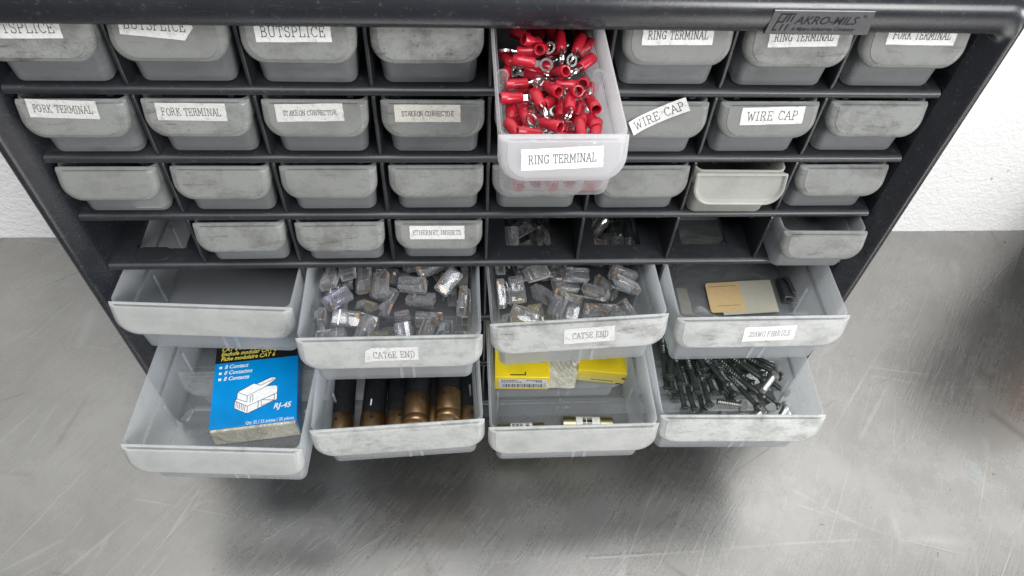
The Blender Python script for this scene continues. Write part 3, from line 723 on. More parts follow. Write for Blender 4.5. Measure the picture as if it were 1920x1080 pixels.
# --- clear modular plugs
def make_plug(mat, label_, group):
    t = thing('modular_plug', label_, 'plug', group=group)
    m = MB(); W_, L_, H_ = 11.7, 21.5, 6.6
    def rc(w, z0, z1, y, r=.4): return [(x, y, z) for x, z, _ in rrect(-w / 2, w / 2, z0, z1, r, 2)]
    y0, y1 = -L_ / 2, L_ / 2
    m.loft([rc(W_ - .8, -H_ / 2 + .5, H_ / 2 - 1.2, y0), rc(W_, -H_ / 2, H_ / 2 - .9, y0 + .6), rc(W_, -H_ / 2, H_ / 2 - .9, y0 + 6), rc(W_, -H_ / 2, H_ / 2, y0 + 6.4), rc(W_, -H_ / 2, H_ / 2, y1 - .4), rc(W_ - .6, -H_ / 2 + .3, H_ / 2 - .3, y1),
            rc(W_ - 2.2, -H_ / 2 + 1.1, H_ / 2 - 1.0, y1), rc(W_ - 2.6, -H_ / 2 + 1.3, H_ / 2 - 1.2, y1 - 9), rc(W_ - 3.6, -H_ / 2 + 2.4, H_ / 2 - 2.0, y1 - 12)])
    # moulded strain-relief bars
    m.box((-W_ / 2 - .02, y1 - 6.2, -H_ / 2 - .35), (W_ / 2 + .02, y1 - 4.8, -H_ / 2 - .02)); 
    for i in range(7):                                   # moulded wire channels
        x = -3.06 + 1.02 * i; m.box((x - .12, y0 + 5.5, -H_ / 2 + 1.2), (x + .12, y0 + 11, H_ / 2 - 2.4))
    m.build('housing', mat, t, smooth=30, bevel=.28, seg=1)
    m = MB()
    pr = [(y0 + 1.0, H_ / 2 - .6), (y0 + 2.0, H_ / 2 + 1.0), (y0 + 7.5, H_ / 2 + 2.4), (y1 - 1.0, H_ / 2 + 3.6)]
    for (a, b), (c, d), w0, w1 in zip(pr[:-1], pr[1:], (6.2, 6.2, 3.2), (6.2, 3.4, 3.0)):
        m.loft([[(-w0 / 2, a, b - .5), (w0 / 2, a, b - .5), (w0 / 2, a, b + .3), (-w0 / 2, a, b + .3)], [(-w1 / 2, c, d - .5), (w1 / 2, c, d - .5), (w1 / 2, c, d + .3), (-w1 / 2, c, d + .3)]])
    m.build('latch', mat, t, smooth=30, bevel=.15, seg=1)
    m = MB()
    for i in range(8):
        x = -3.57 + 1.02 * i
        m.box((x - .15, y0 + 1.4, -H_ / 2 + .1), (x + .15, y0 + 4.2, -H_ / 2 + 1.8))
    m.build('contacts', M['gold'], t)
    return t
for key, data, dz, lab_, grp in (((5, 2), [[36.3,92.1,17.3,0.011,0.002,-0.976,-0.216],[-27.5,119.8,18.1,0.634,0.313,-0.634,0.313],[-2.0,73.8,17.4,0.57,0.401,0.243,-0.675],[-8.9,117.9,16.4,0.0,-0.115,-0.993,-0.0],[-44.9,76.6,16.4,1.0,-0.0,-0.0,0.0],[28.5,73.1,18.3,0.072,-0.522,-0.281,-0.802],[-15.4,29.8,20.1,0.684,-0.443,-0.463,0.347],[17.3,90.6,18.1,0.52,-0.474,0.528,0.475],[46.7,72.0,31.6,0.539,0.458,0.539,0.458],[-46.7,26.2,31.8,0.501,-0.499,-0.501,0.499],[1.6,24.4,21.1,0.245,0.522,-0.729,0.37],[46.7,101.4,23.7,0.669,0.23,0.669,0.23],[20.6,14.5,20.7,0.449,0.165,-0.874,-0.085],[-36.8,36.6,25.2,0.016,-0.07,0.997,0.001],[-38.5,103.0,16.5,0.219,-0.742,0.401,0.491],[44.9,112.0,18.8,0.0,0.0,-0.946,-0.326],[22.2,34.1,21.3,0.502,0.544,-0.498,0.452],[18.0,101.1,16.7,0.16,-0.729,-0.648,0.154],[38.7,83.9,24.3,0.868,0.261,0.121,-0.404],[-33.3,12.7,26.2,0.681,-0.354,0.56,0.311],[-44.9,125.7,23.1,0.0,0.0,-0.707,-0.707],[44.9,6.4,33.1,0.707,0.707,-0.0,-0.0],[-29.6,94.0,16.4,0.0,0.456,0.89,-0.0],[-11.5,125.7,26.7,0.5,0.5,-0.5,0.5],[-23.6,33.3,21.3,0.324,0.503,-0.411,-0.687],[37.9,52.7,24.5,0.161,0.689,-0.171,-0.686],[46.7,37.0,26.7,0.0,-0.707,-0.0,0.707],[32.6,117.1,33.0,0.706,0.085,0.072,-0.7],[6.8,13.7,30.7,0.955,0.263,-0.131,0.036],[-9.0,54.6,24.0,0.504,0.164,-0.026,-0.848],[0.9,106.3,18.4,0.159,-0.633,-0.062,0.755],[4.1,35.0,24.2,0.029,-0.076,0.917,-0.391],[30.1,115.6,23.8,0.124,0.008,-0.112,0.986],[-23.8,82.9,24.3,0.256,-0.902,0.245,-0.245],[10.9,60.9,26.0,0.044,0.811,0.579,-0.073],[-10.1,6.3,27.6,0.562,-0.562,0.429,0.429],[-38.3,113.3,28.3,0.842,0.132,0.069,-0.518],[-9.6,71.1,25.8,0.321,-0.537,0.751,0.212],[9.6,86.1,28.6,0.907,-0.005,0.003,-0.42],[16.7,45.1,29.0,0.216,0.745,0.614,-0.149],[-10.7,14.9,27.8,0.42,-0.42,-0.569,-0.569],[14.7,112.6,28.1,0.358,0.825,0.039,-0.435],[-30.4,25.7,35.0,0.149,-0.641,0.741,0.131],[11.6,51.5,37.0,0.659,0.209,-0.484,0.536],[-17.8,102.4,25.1,0.012,0.799,0.601,-0.007],[-6.7,37.3,27.9,0.723,-0.377,-0.429,0.389],[-17.6,13.8,38.3,0.582,-0.12,-0.788,-0.162],[39.6,59.1,32.8,0.171,0.706,0.668,-0.161],[35.3,98.0,32.5,0.112,-0.623,-0.711,-0.305],[33.1,78.4,34.6,0.501,-0.264,-0.708,-0.422],[13.1,74.4,32.2,0.484,0.617,-0.081,0.615],[34.1,105.0,40.7,0.253,0.625,-0.616,0.408],[-44.9,57.8,21.3,0.254,-0.967,-0.0,0.0],[-46.7,75.6,31.7,0.5,0.5,-0.5,-0.5],[-19.6,40.7,28.1,0.22,0.097,-0.839,0.488],[-39.4,10.4,35.7,0.055,0.705,0.704,0.065],[-22.5,61.3,30.7,0.977,0.12,-0.176,-0.003],[22.3,14.3,34.3,0.099,-0.537,-0.024,0.837],[35.8,50.1,41.5,0.046,-0.325,-0.924,-0.198],[1.6,96.5,29.3,0.223,0.548,-0.265,0.762],[22.7,64.8,39.5,0.741,0.349,0.341,-0.462],[12.3,92.4,38.9,0.64,0.293,0.644,-0.3],[-34.8,69.3,27.0,0.683,0.112,-0.721,-0.028],[-43.9,54.8,39.2,0.962,-0.222,-0.153,0.035],[-46.6,113.5,42.5,0.188,0.686,-0.186,-0.678],[28.3,88.7,41.1,0.481,-0.48,0.226,0.698],[33.8,8.1,40.7,0.55,-0.444,-0.444,0.55],[-10.5,56.0,32.8,0.009,-0.154,-0.063,0.986],[-21.7,81.7,39.0,0.547,0.641,0.504,-0.189],[-42.3,98.0,30.9,0.325,-0.937,-0.12,0.042],[45.1,36.0,38.8,0.052,0.705,-0.052,0.705],[-32.3,62.9,41.3,0.113,0.984,0.088,0.106],[-9.6,113.1,31.7,0.706,0.706,-0.034,-0.034],[-38.4,43.5,33.8,0.883,0.009,-0.013,-0.469],[6.7,125.7,37.6,0.543,0.543,-0.453,0.453],[-35.5,91.3,35.4,0.865,0.257,0.203,-0.38]], 1.5, 'clear modular plug in the heap inside the CAT6E END drawer', 'clear plugs in the CAT6E END drawer'),
                                 ((5, 3), [[-39.6,44.0,21.5,0.71,0.0,0.0,-0.704],[46.7,123.9,33.2,0.5,0.5,-0.5,-0.5],[-8.4,125.1,33.2,0.706,0.706,0.039,0.039],[-45.0,91.7,26.1,0.056,-0.998,0.0,-0.0],[-35.2,108.9,18.0,0.903,-0.093,-0.418,0.036],[-9.5,111.4,23.1,0.694,0.694,-0.134,-0.134],[46.7,70.7,31.7,0.499,-0.499,0.501,-0.501],[3.5,8.1,26.4,0.707,0.0,-0.0,-0.707],[-7.7,61.6,23.6,0.146,0.725,-0.661,0.129],[39.9,6.3,30.2,0.5,-0.5,0.5,0.5],[32.8,118.9,25.0,1.0,-0.006,-0.003,-0.0],[24.3,88.2,18.0,0.67,-0.165,0.244,-0.681],[45.0,75.0,16.4,1.0,0.0,0.0,-0.0],[-43.8,8.1,34.2,0.427,-0.564,-0.566,0.424],[-46.7,38.0,32.4,0.136,-0.695,0.134,-0.693],[-36.5,125.5,24.5,0.244,-0.239,0.671,0.658],[36.3,55.9,29.0,0.559,-0.829,0.001,-0.001],[-44.8,82.0,16.1,0.999,0.03,-0.02,-0.001],[13.1,22.4,20.1,0.183,-0.976,0.116,-0.022],[-20.7,118.2,22.7,0.608,-0.407,-0.566,0.381],[-30.3,64.0,25.0,0.0,-0.095,0.995,0.0],[-1.0,48.8,24.4,0.73,-0.094,0.105,-0.669],[38.1,22.0,23.0,0.293,-0.855,-0.137,-0.405],[-15.8,100.4,21.9,0.403,-0.734,-0.512,0.188],[38.1,71.1,37.7,0.343,0.619,0.341,0.618],[10.7,103.5,17.7,0.579,0.731,0.236,-0.273],[-24.3,20.7,25.5,0.131,-0.989,-0.018,-0.073],[27.0,45.3,23.4,0.252,0.647,0.24,-0.678],[44.4,103.5,23.3,0.722,-0.689,-0.042,0.045],[-12.0,8.1,31.8,0.502,-0.498,0.498,-0.502],[-26.6,67.1,33.6,0.0,-0.806,0.593,0.0],[-17.7,39.0,26.9,0.698,-0.346,0.62,0.095],[-6.0,91.9,22.2,0.214,-0.331,-0.01,0.919],[-2.5,67.3,32.4,0.537,-0.464,-0.669,-0.222],[1.5,28.2,25.0,0.157,0.001,-0.142,0.977],[-21.8,81.3,23.3,0.256,-0.061,0.131,-0.956],[-35.5,84.1,35.6,0.468,0.189,-0.811,-0.296],[21.1,19.3,31.8,0.222,0.692,-0.673,0.137],[5.7,51.8,31.4,0.716,-0.096,0.104,-0.684],[22.7,6.4,38.3,0.242,-0.242,-0.664,-0.665],[2.8,76.9,21.4,0.351,-0.234,-0.812,-0.403],[37.7,89.6,22.9,0.319,-0.396,0.417,0.753],[18.5,36.4,29.9,0.502,0.282,-0.726,0.376],[-12.2,88.0,31.2,0.046,0.897,-0.046,-0.438],[-32.9,18.7,32.6,0.521,0.136,0.072,-0.84],[-27.7,94.7,35.0,0.712,0.42,-0.013,-0.562],[39.3,37.7,34.9,0.324,0.633,-0.702,-0.044],[2.1,93.9,32.4,0.057,-0.886,0.25,0.387],[38.5,48.0,32.7,0.466,-0.697,-0.453,-0.302],[18.1,117.4,27.6,0.093,0.297,-0.273,0.91],[-46.5,55.5,42.3,0.234,0.667,0.233,0.667],[-9.1,26.0,33.4,0.115,0.474,-0.285,0.825],[23.9,67.8,35.1,0.251,-0.946,0.108,0.174],[26.4,101.8,25.1,0.684,0.257,0.247,0.636],[15.0,86.1,36.1,0.078,-0.46,0.125,0.876],[19.0,74.1,26.5,0.206,0.523,0.809,-0.172],[-46.7,91.9,36.5,0.706,0.039,0.706,0.039],[27.8,90.5,36.5,0.684,0.152,-0.452,-0.552],[-35.6,41.4,31.1,0.004,-0.036,0.992,0.122],[36.3,118.4,35.3,0.051,0.703,-0.043,0.708],[8.1,125.7,16.7,0.546,-0.546,0.449,0.449],[6.1,91.6,40.4,0.168,0.352,-0.081,0.917],[-21.7,50.2,37.7,0.271,-0.5,-0.82,0.06],[-32.1,113.7,33.7,0.925,0.167,0.337,0.043]], 1.5, 'clear modular plug in the heap inside the CAT5E END drawer', 'clear plugs in the CAT5E END drawer')):
    protos = [make_plug(M[k], lab_, grp) for k in ('clear', 'clear_lilac', 'clear_smoke')]
    used = [False] * 3
    D_ = DR[key]; bpy.context.view_layer.update(); mw = D_.matrix_world
    for i, (x, y, z, qw, qx, qy, qz) in enumerate(data):
        k = (0, 0, 0, 1, 0, 2, 0)[i % 7]
        o = protos[k] if not used[k] else dup(protos[k]); used[k] = True
        mm = mw @ Matrix.Translation((x * S, (y + 2) * S, (z + dz) * S))
        o.rotation_mode = 'QUATERNION'; o.location = mm.translation; o.rotation_quaternion = (mw.to_quaternion() @ Quaternion((qw, qx, qy, qz))); o.scale = (.87, .87, .87)
# black wire end and brass bits among the CAT5E plugs
m = MB(); m.tube([(101, 22, -200), (98, 12, -203), (91, 0, -206), (85, -9, -210), (80.5, -17, -214), (79, -22, -219)], 1.0, 8)
tag(m.build('wire_end', M['wire'], smooth=60), 'short black wire lying across the plugs in the CAT5E END drawer', 'wire')
def keystone(loc, rz, lab_):
    m = MB(); m.box((-2.6, -3, -1.5), (2.6, 3, 1.5)); m.box((-1.2, 3, -1), (1.2, 7, 1)); o = m.build('brass_clip', M['gold'], bevel=.3)
    o.location = tuple(c * S for c in loc); o.rotation_euler = (.3, .3, rz); tag(o, lab_, 'clip')
keystone((78.5, -22, -207), 1.2, 'small brass clip beside the end of the black wire'); keystone((84, 27, -203), .3, 'small brass clip under the shelf edge in the CAT5E END drawer'); keystone((83, -35, -208), 2.4, 'small brass clip near the front of the CAT5E END drawer')

# --- ferrule bag drawer
D4 = DR[(5, 4)]; fz = FLOOR[5] + 1.7
m = MB()
nxg, nyg = 14, 10
def bag_pt(i, j, s):
    u, v = i / nxg, j / nyg; x = 139 + 76 * u + 4 * v; y = -13 + 104 * v
    puff = 5.0 * (math.sin(math.pi * u) * math.sin(math.pi * v)) ** .6 + .5 * math.sin(9 * u + 5 * v) * math.sin(math.pi * u)
    return (x, y, fz + .3 + (puff if s > 0 else 0.05 * puff) + (.25 if s > 0 else 0))
vs = [bag_pt(i, j, s) for s in (-1, 1) for j in range(nyg + 1) for i in range(nxg + 1)]
n1 = (nxg + 1) * (nyg + 1); fs = []
for j in range(nyg):
    for i in range(nxg):
        a = j * (nxg + 1) + i; fs.append((a, a + 1, a + nxg + 2, a + nxg + 1)); fs.append((n1 + a, n1 + a + nxg + 1, n1 + a + nxg + 2, n1 + a + 1))
m.add(vs, fs)
bag = m.build('plastic_bag', M['film'], smooth=60)
tag(bag, 'clear plastic bag with a tan sticker lying in the 20AWG FERRULE drawer', 'bag')
cz = fz + 7.0
m = MB(); m.add([(172, -8, cz), (213.5, -5.5, cz), (214.5, 24, cz), (189, 23, cz), (172, 21, cz), (172, -8, cz + .4), (213.5, -5.5, cz + .4), (214.5, 24, cz + .4), (189, 23, cz + .4), (172, 21, cz + .4)],
              [(4, 3, 2, 1, 0), (5, 6, 7, 8, 9)] + [(i, (i + 1) % 5, 5 + (i + 1) % 5, 5 + i) for i in range(5)])
card = m.build('paper_card', M['buff'], bag); card.location = (0, 0, 0)
m = MB(); sx_ = rrect(163.5, 189.5, -5.5, 21.8, 2.2, 4)
def skew(p, z): return (p[0] + (p[1] - 8) * .03, p[1] + (p[0] - 176) * .05, z)
m.loft([[skew(p, cz + .5) for p in sx_], [skew(p, cz + .7) for p in sx_]])
st = m.build('tan_sticker', M['tan'], bag)
m = MB()
for yy, x0, x1 in ((18, 166, 186), (.2, 169, 185)):
    x = x0
    while x < x1:
        L_ = random.uniform(.7, 2.2); p, q = skew((x, yy), 0), skew((x + L_, yy), 0); m.stroke([p[:2], q[:2]], .7, cz + .76); x += L_ + .7
m.build('print_lines', simple('faint_brown_ink', (.30, .21, .11), .6), st, fix=False)
dk = make_plug(M['dark_plug'], 'dark smoked plug lying beside the bagged card', None)
dk.location = (227 * S, 16 * S, (fz + 5) * S); dk.rotation_euler = (math.radians(8), 0, math.radians(176))
m = MB(); m.box((144, -2, fz + .2), (152, 22, fz + .8)); o = m.build('film_strip', M['film_tan']); tag(o, 'pale plastic strip against the left wall of the 20AWG FERRULE drawer', 'strip')

# --- blue box of plugs
bx = thing('plug_box', 'blue and black cardboard box marked RJ-45 with a clear front end', 'box', (-193.0, -66.5, FLOOR[6] + 1.9), (0, 0, math.radians(6.3)))
BW, BL, BH = 60.0, 112.0, 18.2
m = MB(); m.box((0, 3.0, 0), (BW, BL, BH)); m.build('carton', M['blue'], bx, bevel=.5)
m = MB(); m.box((.3, 57.0, BH + .12), (BW - .3, BL - .4, BH + .3)); m.build('black_band', M['blackcard'], bx)
m = MB(); m.add([(0, 0, 0), (BW, 0, 0), (BW, 2.9, 0), (0, 2.9, 0), (1.0, .6, BH - 1.2), (BW - 1.2, .6, BH - 1.4), (BW - .6, 2.9, BH - .3), (.4, 2.9, BH - .3)], [(3, 2, 1, 0), (4, 5, 6, 7), (0, 1, 5, 4), (1, 2, 6, 5), (2, 3, 7, 6), (3, 0, 4, 7)])
m.build('window_film', M['film_tan'], bx, bevel=.6)
m = MB()
for x0, x1 in ((4, 26), (38, 57)): m.box((x0, 1.2, 2.5), (x1, 2.6, 13.5))
m.build('plugs_behind_window', simple('tan_plug_faces', (.60, .56, .45), .3), bx, bevel=.8)
zt = BH + .36
def print_on(parent, name, mat, items, z=zt, dots=()):
    m = MB()
    for text, h, x, y, wd, sh, bo in items:
        v, f = sans_mesh(text, h, x, y, z, sh, bo, wd); m.add(v, f)
    for x, y, r in dots: m.add([(x - r, y - r, z), (x + r, y - r, z), (x + r, y + r, z), (x - r, y + r, z)], [(0, 1, 2, 3)])
    return m.build(name, M[mat], parent, fix=False)
print_on(bx, 'yellow_lettering', 'yellow_ink', [('CAT 6 Modular Plug', 3.6, 4.0, 67.5, 35, .25, .018), ('Enchufe modular CAT 6', 3.6, 4.0, 63.2, 40, .25, .018), ('Fiche modulaire CAT 6', 3.6, 4.0, 58.9, 39, .25, .018)])
print_on(bx, 'white_lettering', 'white_ink', [('8 Contact', 3.3, 7.2, 51.8, 17, .25, .018), ('8 Contactos', 3.3, 7.2, 46.7, 20, .25, .018), ('8 Contacts', 3.3, 7.2, 41.6, 18, .25, .018), ('RJ-45', 4.3, 43.5, 13.7, 12.5, .28, .022), ('Qty 25 / 25 piezas / 25 pièces', 2.4, 25.0, 3.6, 33, 0, .006)], dots=((4.6, 53.1, 1.0), (4.6, 48.0, 1.0), (4.6, 42.9, 1.0)))
# printed picture of a plug
PICT = [([(16.5,20),(25.5,14.5),(46,23.5),(46,34.5),(44.5,35.5),(38,35.5),(45,41),(44,42.5),(40.5,42.5),(31,38.2),(29,39),(18,33),(17.8,27.5),(16.5,26)], 'white_ink')]
m = MB(); pts = PICT[0][0]; m.add([(x, y, zt) for x, y in pts], [tuple(range(len(pts)))]); pic = m.build('plug_picture', M['white_ink'], bx, fix=False)
m = MB(); zl_ = zt + .06
for pl in (pts + pts[:1], [(16.5,26),(25.5,20.5),(25.5,14.5)], [(25.5,20.5),(46,29)], [(18,33),(25,29),(25,24)], [(25,29),(38,35.5)], [(25,24),(17.8,27.5)], [(31,38.2),(34,36.8),(44,41)], [(33,18),(33,24)], [(35,19.5),(44,23.2),(44,28),(35,24.5),(35,19.5)], [(35,24.5),(44,23.2)], [(27.2,23.5),(27.2,28.5),(29,29.3),(29,24.3)],
           *[[(17.6 + 1.25 * i, 25.2 - .76 * i), (17.6 + 1.25 * i, 20.6 - .76 * i)] for i in range(6)]):
    m.stroke(pl, .38, zl_)
m.build('picture_lines', M['black_ink'], pic, fix=False); pic.location = (0, -2.5 * S, 0)

# --- copper capped cartridge fuses
def make_fuse():
    t = thing('cartridge_fuse', 'x', 'fuse', group='copper capped black fuses in one drawer')
    m = MB(); r = 8.7
    m.lathe([(r * .6, 22), (r, 22.5), (r, 70), (r * .9, 71)], 28); m.build('tube', M['fibre'], t, smooth=50)
    m = MB(); R = 9.1
    m.lathe([(R * .80, 0), (R * .88, .25), (R * .985, 1.4), (R, 2.4), (R, 4.6), (R * .975, 5.2), (R * .975, 6.0), (R, 6.6), (R, 22.6), (R * .965, 23.1), (R * .9, 23.2)], 32); m.build('cap', M['copper'], t, smooth=40)
    m = MB(); m.lathe([(1.3, -.35), (1.3, .4)], 10, mat=Matrix.Translation((0, R + .1, 17.5)) @ Matrix.Rotation(math.radians(90), 4, 'X')); m.build('crimp_dent', M['blackcard'], t)
    return t
fz6 = FLOOR[6] + 1.9
FUSES = [(-103.2, -74.5, 9.3, 1.5, 'leftmost copper capped fuse in the lower drawer'), (-82.0, -74.0, 9.3, -1.5, 'second copper capped fuse from the left, with a pale scuff'), (-63.3, -72.5, 9.3, 0., 'copper capped fuse half hidden left of the upper pair'),
         (-49.5, -66.0, 22.2, -1.0, 'left one of the two fuses lying on top of the others'), (-27.2, -63.0, 22.6, -1.0, 'right one of the two fuses lying on top of the others'), (-38.3, -70, 9.2, 0, 'copper capped fuse underneath the two upper fuses'), (-14.2, -71.5, 9.3, 0., 'rightmost copper capped fuse by the drawer wall')]
pf = make_fuse()
for i, (x, y, h, yaw, lab_) in enumerate(FUSES):
    o = pf if i == 0 else dup(pf); o['label'] = lab_
    o.location = (x * S, y * S, (fz6 + h) * S); o.rotation_euler = (math.radians(-90 + (2.0 if h > 15 else 0)), 0, 0)
    o.rotation_euler = (Matrix.Rotation(math.radians(yaw), 3, 'Z') @ Matrix.Rotation(math.radians(-90), 3, 'X') @ Matrix.Rotation(random.choice((0.2, -.3, .5, 0)) + math.pi, 3, 'Z')).to_euler()

m = MB(); m.loft([[(-82.6 + dx_, -47 + dy_, fz6 + 18.15) for dx_, dy_ in ((-.5, 0), (.5, .2), (.7, 5), (-.1, 5.4))], [(-82.6 + dx_, -47 + dy_, fz6 + 18.4) for dx_, dy_ in ((-.5, 0), (.5, .2), (.7, 5), (-.1, 5.4))]])
o = m.build('paint_scuff', M['white_ink'], bpy.data.objects['cartridge_fuse.001']); bpy.context.view_layer.update(); o.matrix_parent_inverse = bpy.data.objects['cartridge_fuse.001'].matrix_world.inverted()
# --- yellow boxes, bag and small fuses
def ybox(loc, rz, size, lab_, plain):
    t = thing('fuse_box', lab_, 'box', loc, (0, 0, math.radians(rz)))
    a, b, c = size
    m = MB(); m.box((0, 0, 0), (a, b, c)); m.build('carton', M['yellow'], t, bevel=.6)
    m = MB()
    if not plain:
        m.add([(3.2, -.12, 2.2), (a - 1.6, -.12, 2.2), (a - 1.6, -.12, c - 2.2), (3.2, -.12, c - 2.2)], [(0, 1, 2, 3)]); lb = m.build('paper_label', M['paper_new'], t, fix=False)
        m = MB(); x = 6.5
        while x < a - 5:
            wd = random.choice((.35, .5, .8, 1.1)); m.add([(x, -.2, 3.6), (x + wd, -.2, 3.6), (x + wd, -.2, 8.2), (x, -.2, 8.2)], [(0, 1, 2, 3)]); x += wd + random.choice((.4, .5, .8))
        for zz, x0, x1 in ((12.8, 5, 17), (10.4, 5, 19), (12.6, 24, 36), (10.9, 31, 36)):
            x = x0
            while x < x1:
                wd = random.uniform(.6, 1.5); m.add([(x, -.2, zz), (x + wd, -.2, zz), (x + wd, -.2, zz + 1.3), (x, -.2, zz + 1.3)], [(0, 1, 2, 3)]); x += wd + .5
        m.build('barcode', M['black_ink'], lb, fix=False)
        m = MB(); m.stroke([(12, 2.2), (23, 2.2)], .9, c + .08); m.stroke([(23, 2.2), (23, 4.6)], .9, c + .08); m.build('flap_slit', M['black_ink'], t, fix=False)
    else:
        m.add([(.8, -.12, .8), (a - .8, -.12, .8), (a - .8, -.12, c * .62), (.8, -.12, c * .62)], [(0, 1, 2, 3)]); m.build('faded_panel', M['yellow_pale'], t, fix=False)
        m = MB(); x = 11
        while x < 26: wd = random.uniform(1, 3); m.add([(x, -.2, 3.6), (x + wd, -.2, 3.6), (x + wd, -.2, 4.6), (x, -.2, 4.6)], [(0, 1, 2, 3)]); x += wd + .5
        m.stroke
        m.build('print_line', M['black_ink'], t, fix=False)
        m = MB(); m.box((a - 3.4, -.35, c - 7.5), (a - .2, .8, c - 5.5)); m.box((a - 7, -.35, 1.0), (a - 1, .4, 1.9)); m.build('torn_edge', M['black_ink'], t)
    return t
ybox((7.4, -25.0, fz6), -2.0, (41.5, 58, 17.5), 'yellow box with a white barcode label, left in its drawer', False)
ybox((71.0, -18.5, fz6), -8.0, (37.5, 55, 15.5), 'faded yellow box with torn corner, right in its drawer', True)
m = MB()   # printed bag draped between the boxes
nu, nv = 8, 12; vs = []; fs = []
for s in (0, 1):
    for j in range(nv + 1):
        for i in range(nu + 1):
            u, v = i / nu, j / nv
            x = 44 + 28 * u - (1 - v) * 9 * (1 - u) * 0 + 4 * v + (6 - 18 * u) * max(0, .35 - v); y = -30 + 52 * v + 8 * (u - .5) * 0
            zz = fz6 + 18.6 - 10.5 * max(0, .55 - v) / .55 + 1.6 * math.sin(6 * u + 4 * v) * .5 + (0.15 if s else 0)
            vs.append((x, y, zz))
n1 = (nu + 1) * (nv + 1)
for j in range(nv):
    for i in range(nu):
        a = j * (nu + 1) + i; fs += [(a, a + nu + 1, a + nu + 2, a + 1), (n1 + a, n1 + a + 1, n1 + a + nu + 2, n1 + a + nu + 1)]
m.add(vs, fs); bag2 = m.build('printed_bag', film('hazy_film', (.66, .64, .52), .5, .2), smooth=60)
tag(bag2, 'hazy plastic bag with diagonal lines draped over the two yellow boxes', 'bag')
m = MB()
for k in range(9):
    a = (46 + 3.3 * k, 14); pts3 = []
    for i in range(9):
        q = i / 8; x, y = 40 + 3.2 * k + 16 * q, 6 - 26 * q + k * .9
        if 46 < x < 71:
            v = (y + 30) / 52; zz = fz6 + 19.3 - 10.5 * max(0, .55 - v) / .55; pts3.append((x, y, zz + .5))
    if len(pts3) > 1: m.tube(pts3, .22, 4)
m.build('printed_lines', simple('grey_print', (.40, .38, .33), .5), bag2)
def tfuse(loc, rz, r, L_, lab_, marks):
    t = thing('ceramic_fuse', lab_, 'fuse', loc, (0, 0, math.radians(rz)))
    X = Matrix.Rotation(math.radians(90), 4, 'Y')
    m = MB(); m.lathe([(r * .93, L_ * .22), (r * .93, L_ * .78)], 20, mat=X); m.build('body', M['ceramic'], t, smooth=50)
    for k, s0, s1 in ((0, 0, L_ * .27), (1, L_ * .73, L_)):
        m = MB(); m.lathe([(r * .85, s0), (r, s0 + .5), (r, s1 - .5), (r * .9, s1)], 20, mat=X); m.build('end_cap', M['brass'], t, smooth=40)
    m = MB()
    for x0, x1 in marks:
        lo = []
        for q in (60, 90, 120, 150, 180):
            lo.append([(x, -r * .955 * math.cos(math.radians(q)) * -1 if False else r * .955 * math.cos(math.radians(q)), r * .955 * math.sin(math.radians(q))) for x in (x0, x1)])
        m.loft(lo, False, False, closed=False)
    m.build('print_mark', M['black_ink'], t, fix=False)
tfuse((9.0, -62.6, fz6 + 5.2), 1.0, 5.0, 33.5, 'small ceramic fuse with black marks at the left front of its drawer', ((10.0, 12.0), (12.6, 15.2), (15.8, 17.6), (20.0, 22.5)))
tfuse((56.0, -59.2, fz6 + 6.2), -2.5, 6.0, 37.0, 'larger white ceramic fuse with brass ends near the front wall', ((14.5, 17), (17.6, 21.5)))
# moulding mark on the drawer floor
m = MB(); v, f = sans_mesh('20-130', 2.2, 53, -43, 0, 0, .01, 10); m.add([(a, b, FLOOR[6] + 1.75) for a, b, c in v], f); v, f = sans_mesh('+', 3, 56, -37, 0); m.add([(a, b, FLOOR[6] + 1.75) for a, b, c in v], f)
o = m.build('moulding_mark', M['pull_big'], None, fix=False)
bpy.context.view_layer.update(); o.parent = DR[(6, 3)]; o.matrix_parent_inverse = DR[(6, 3)].matrix_world.inverted()

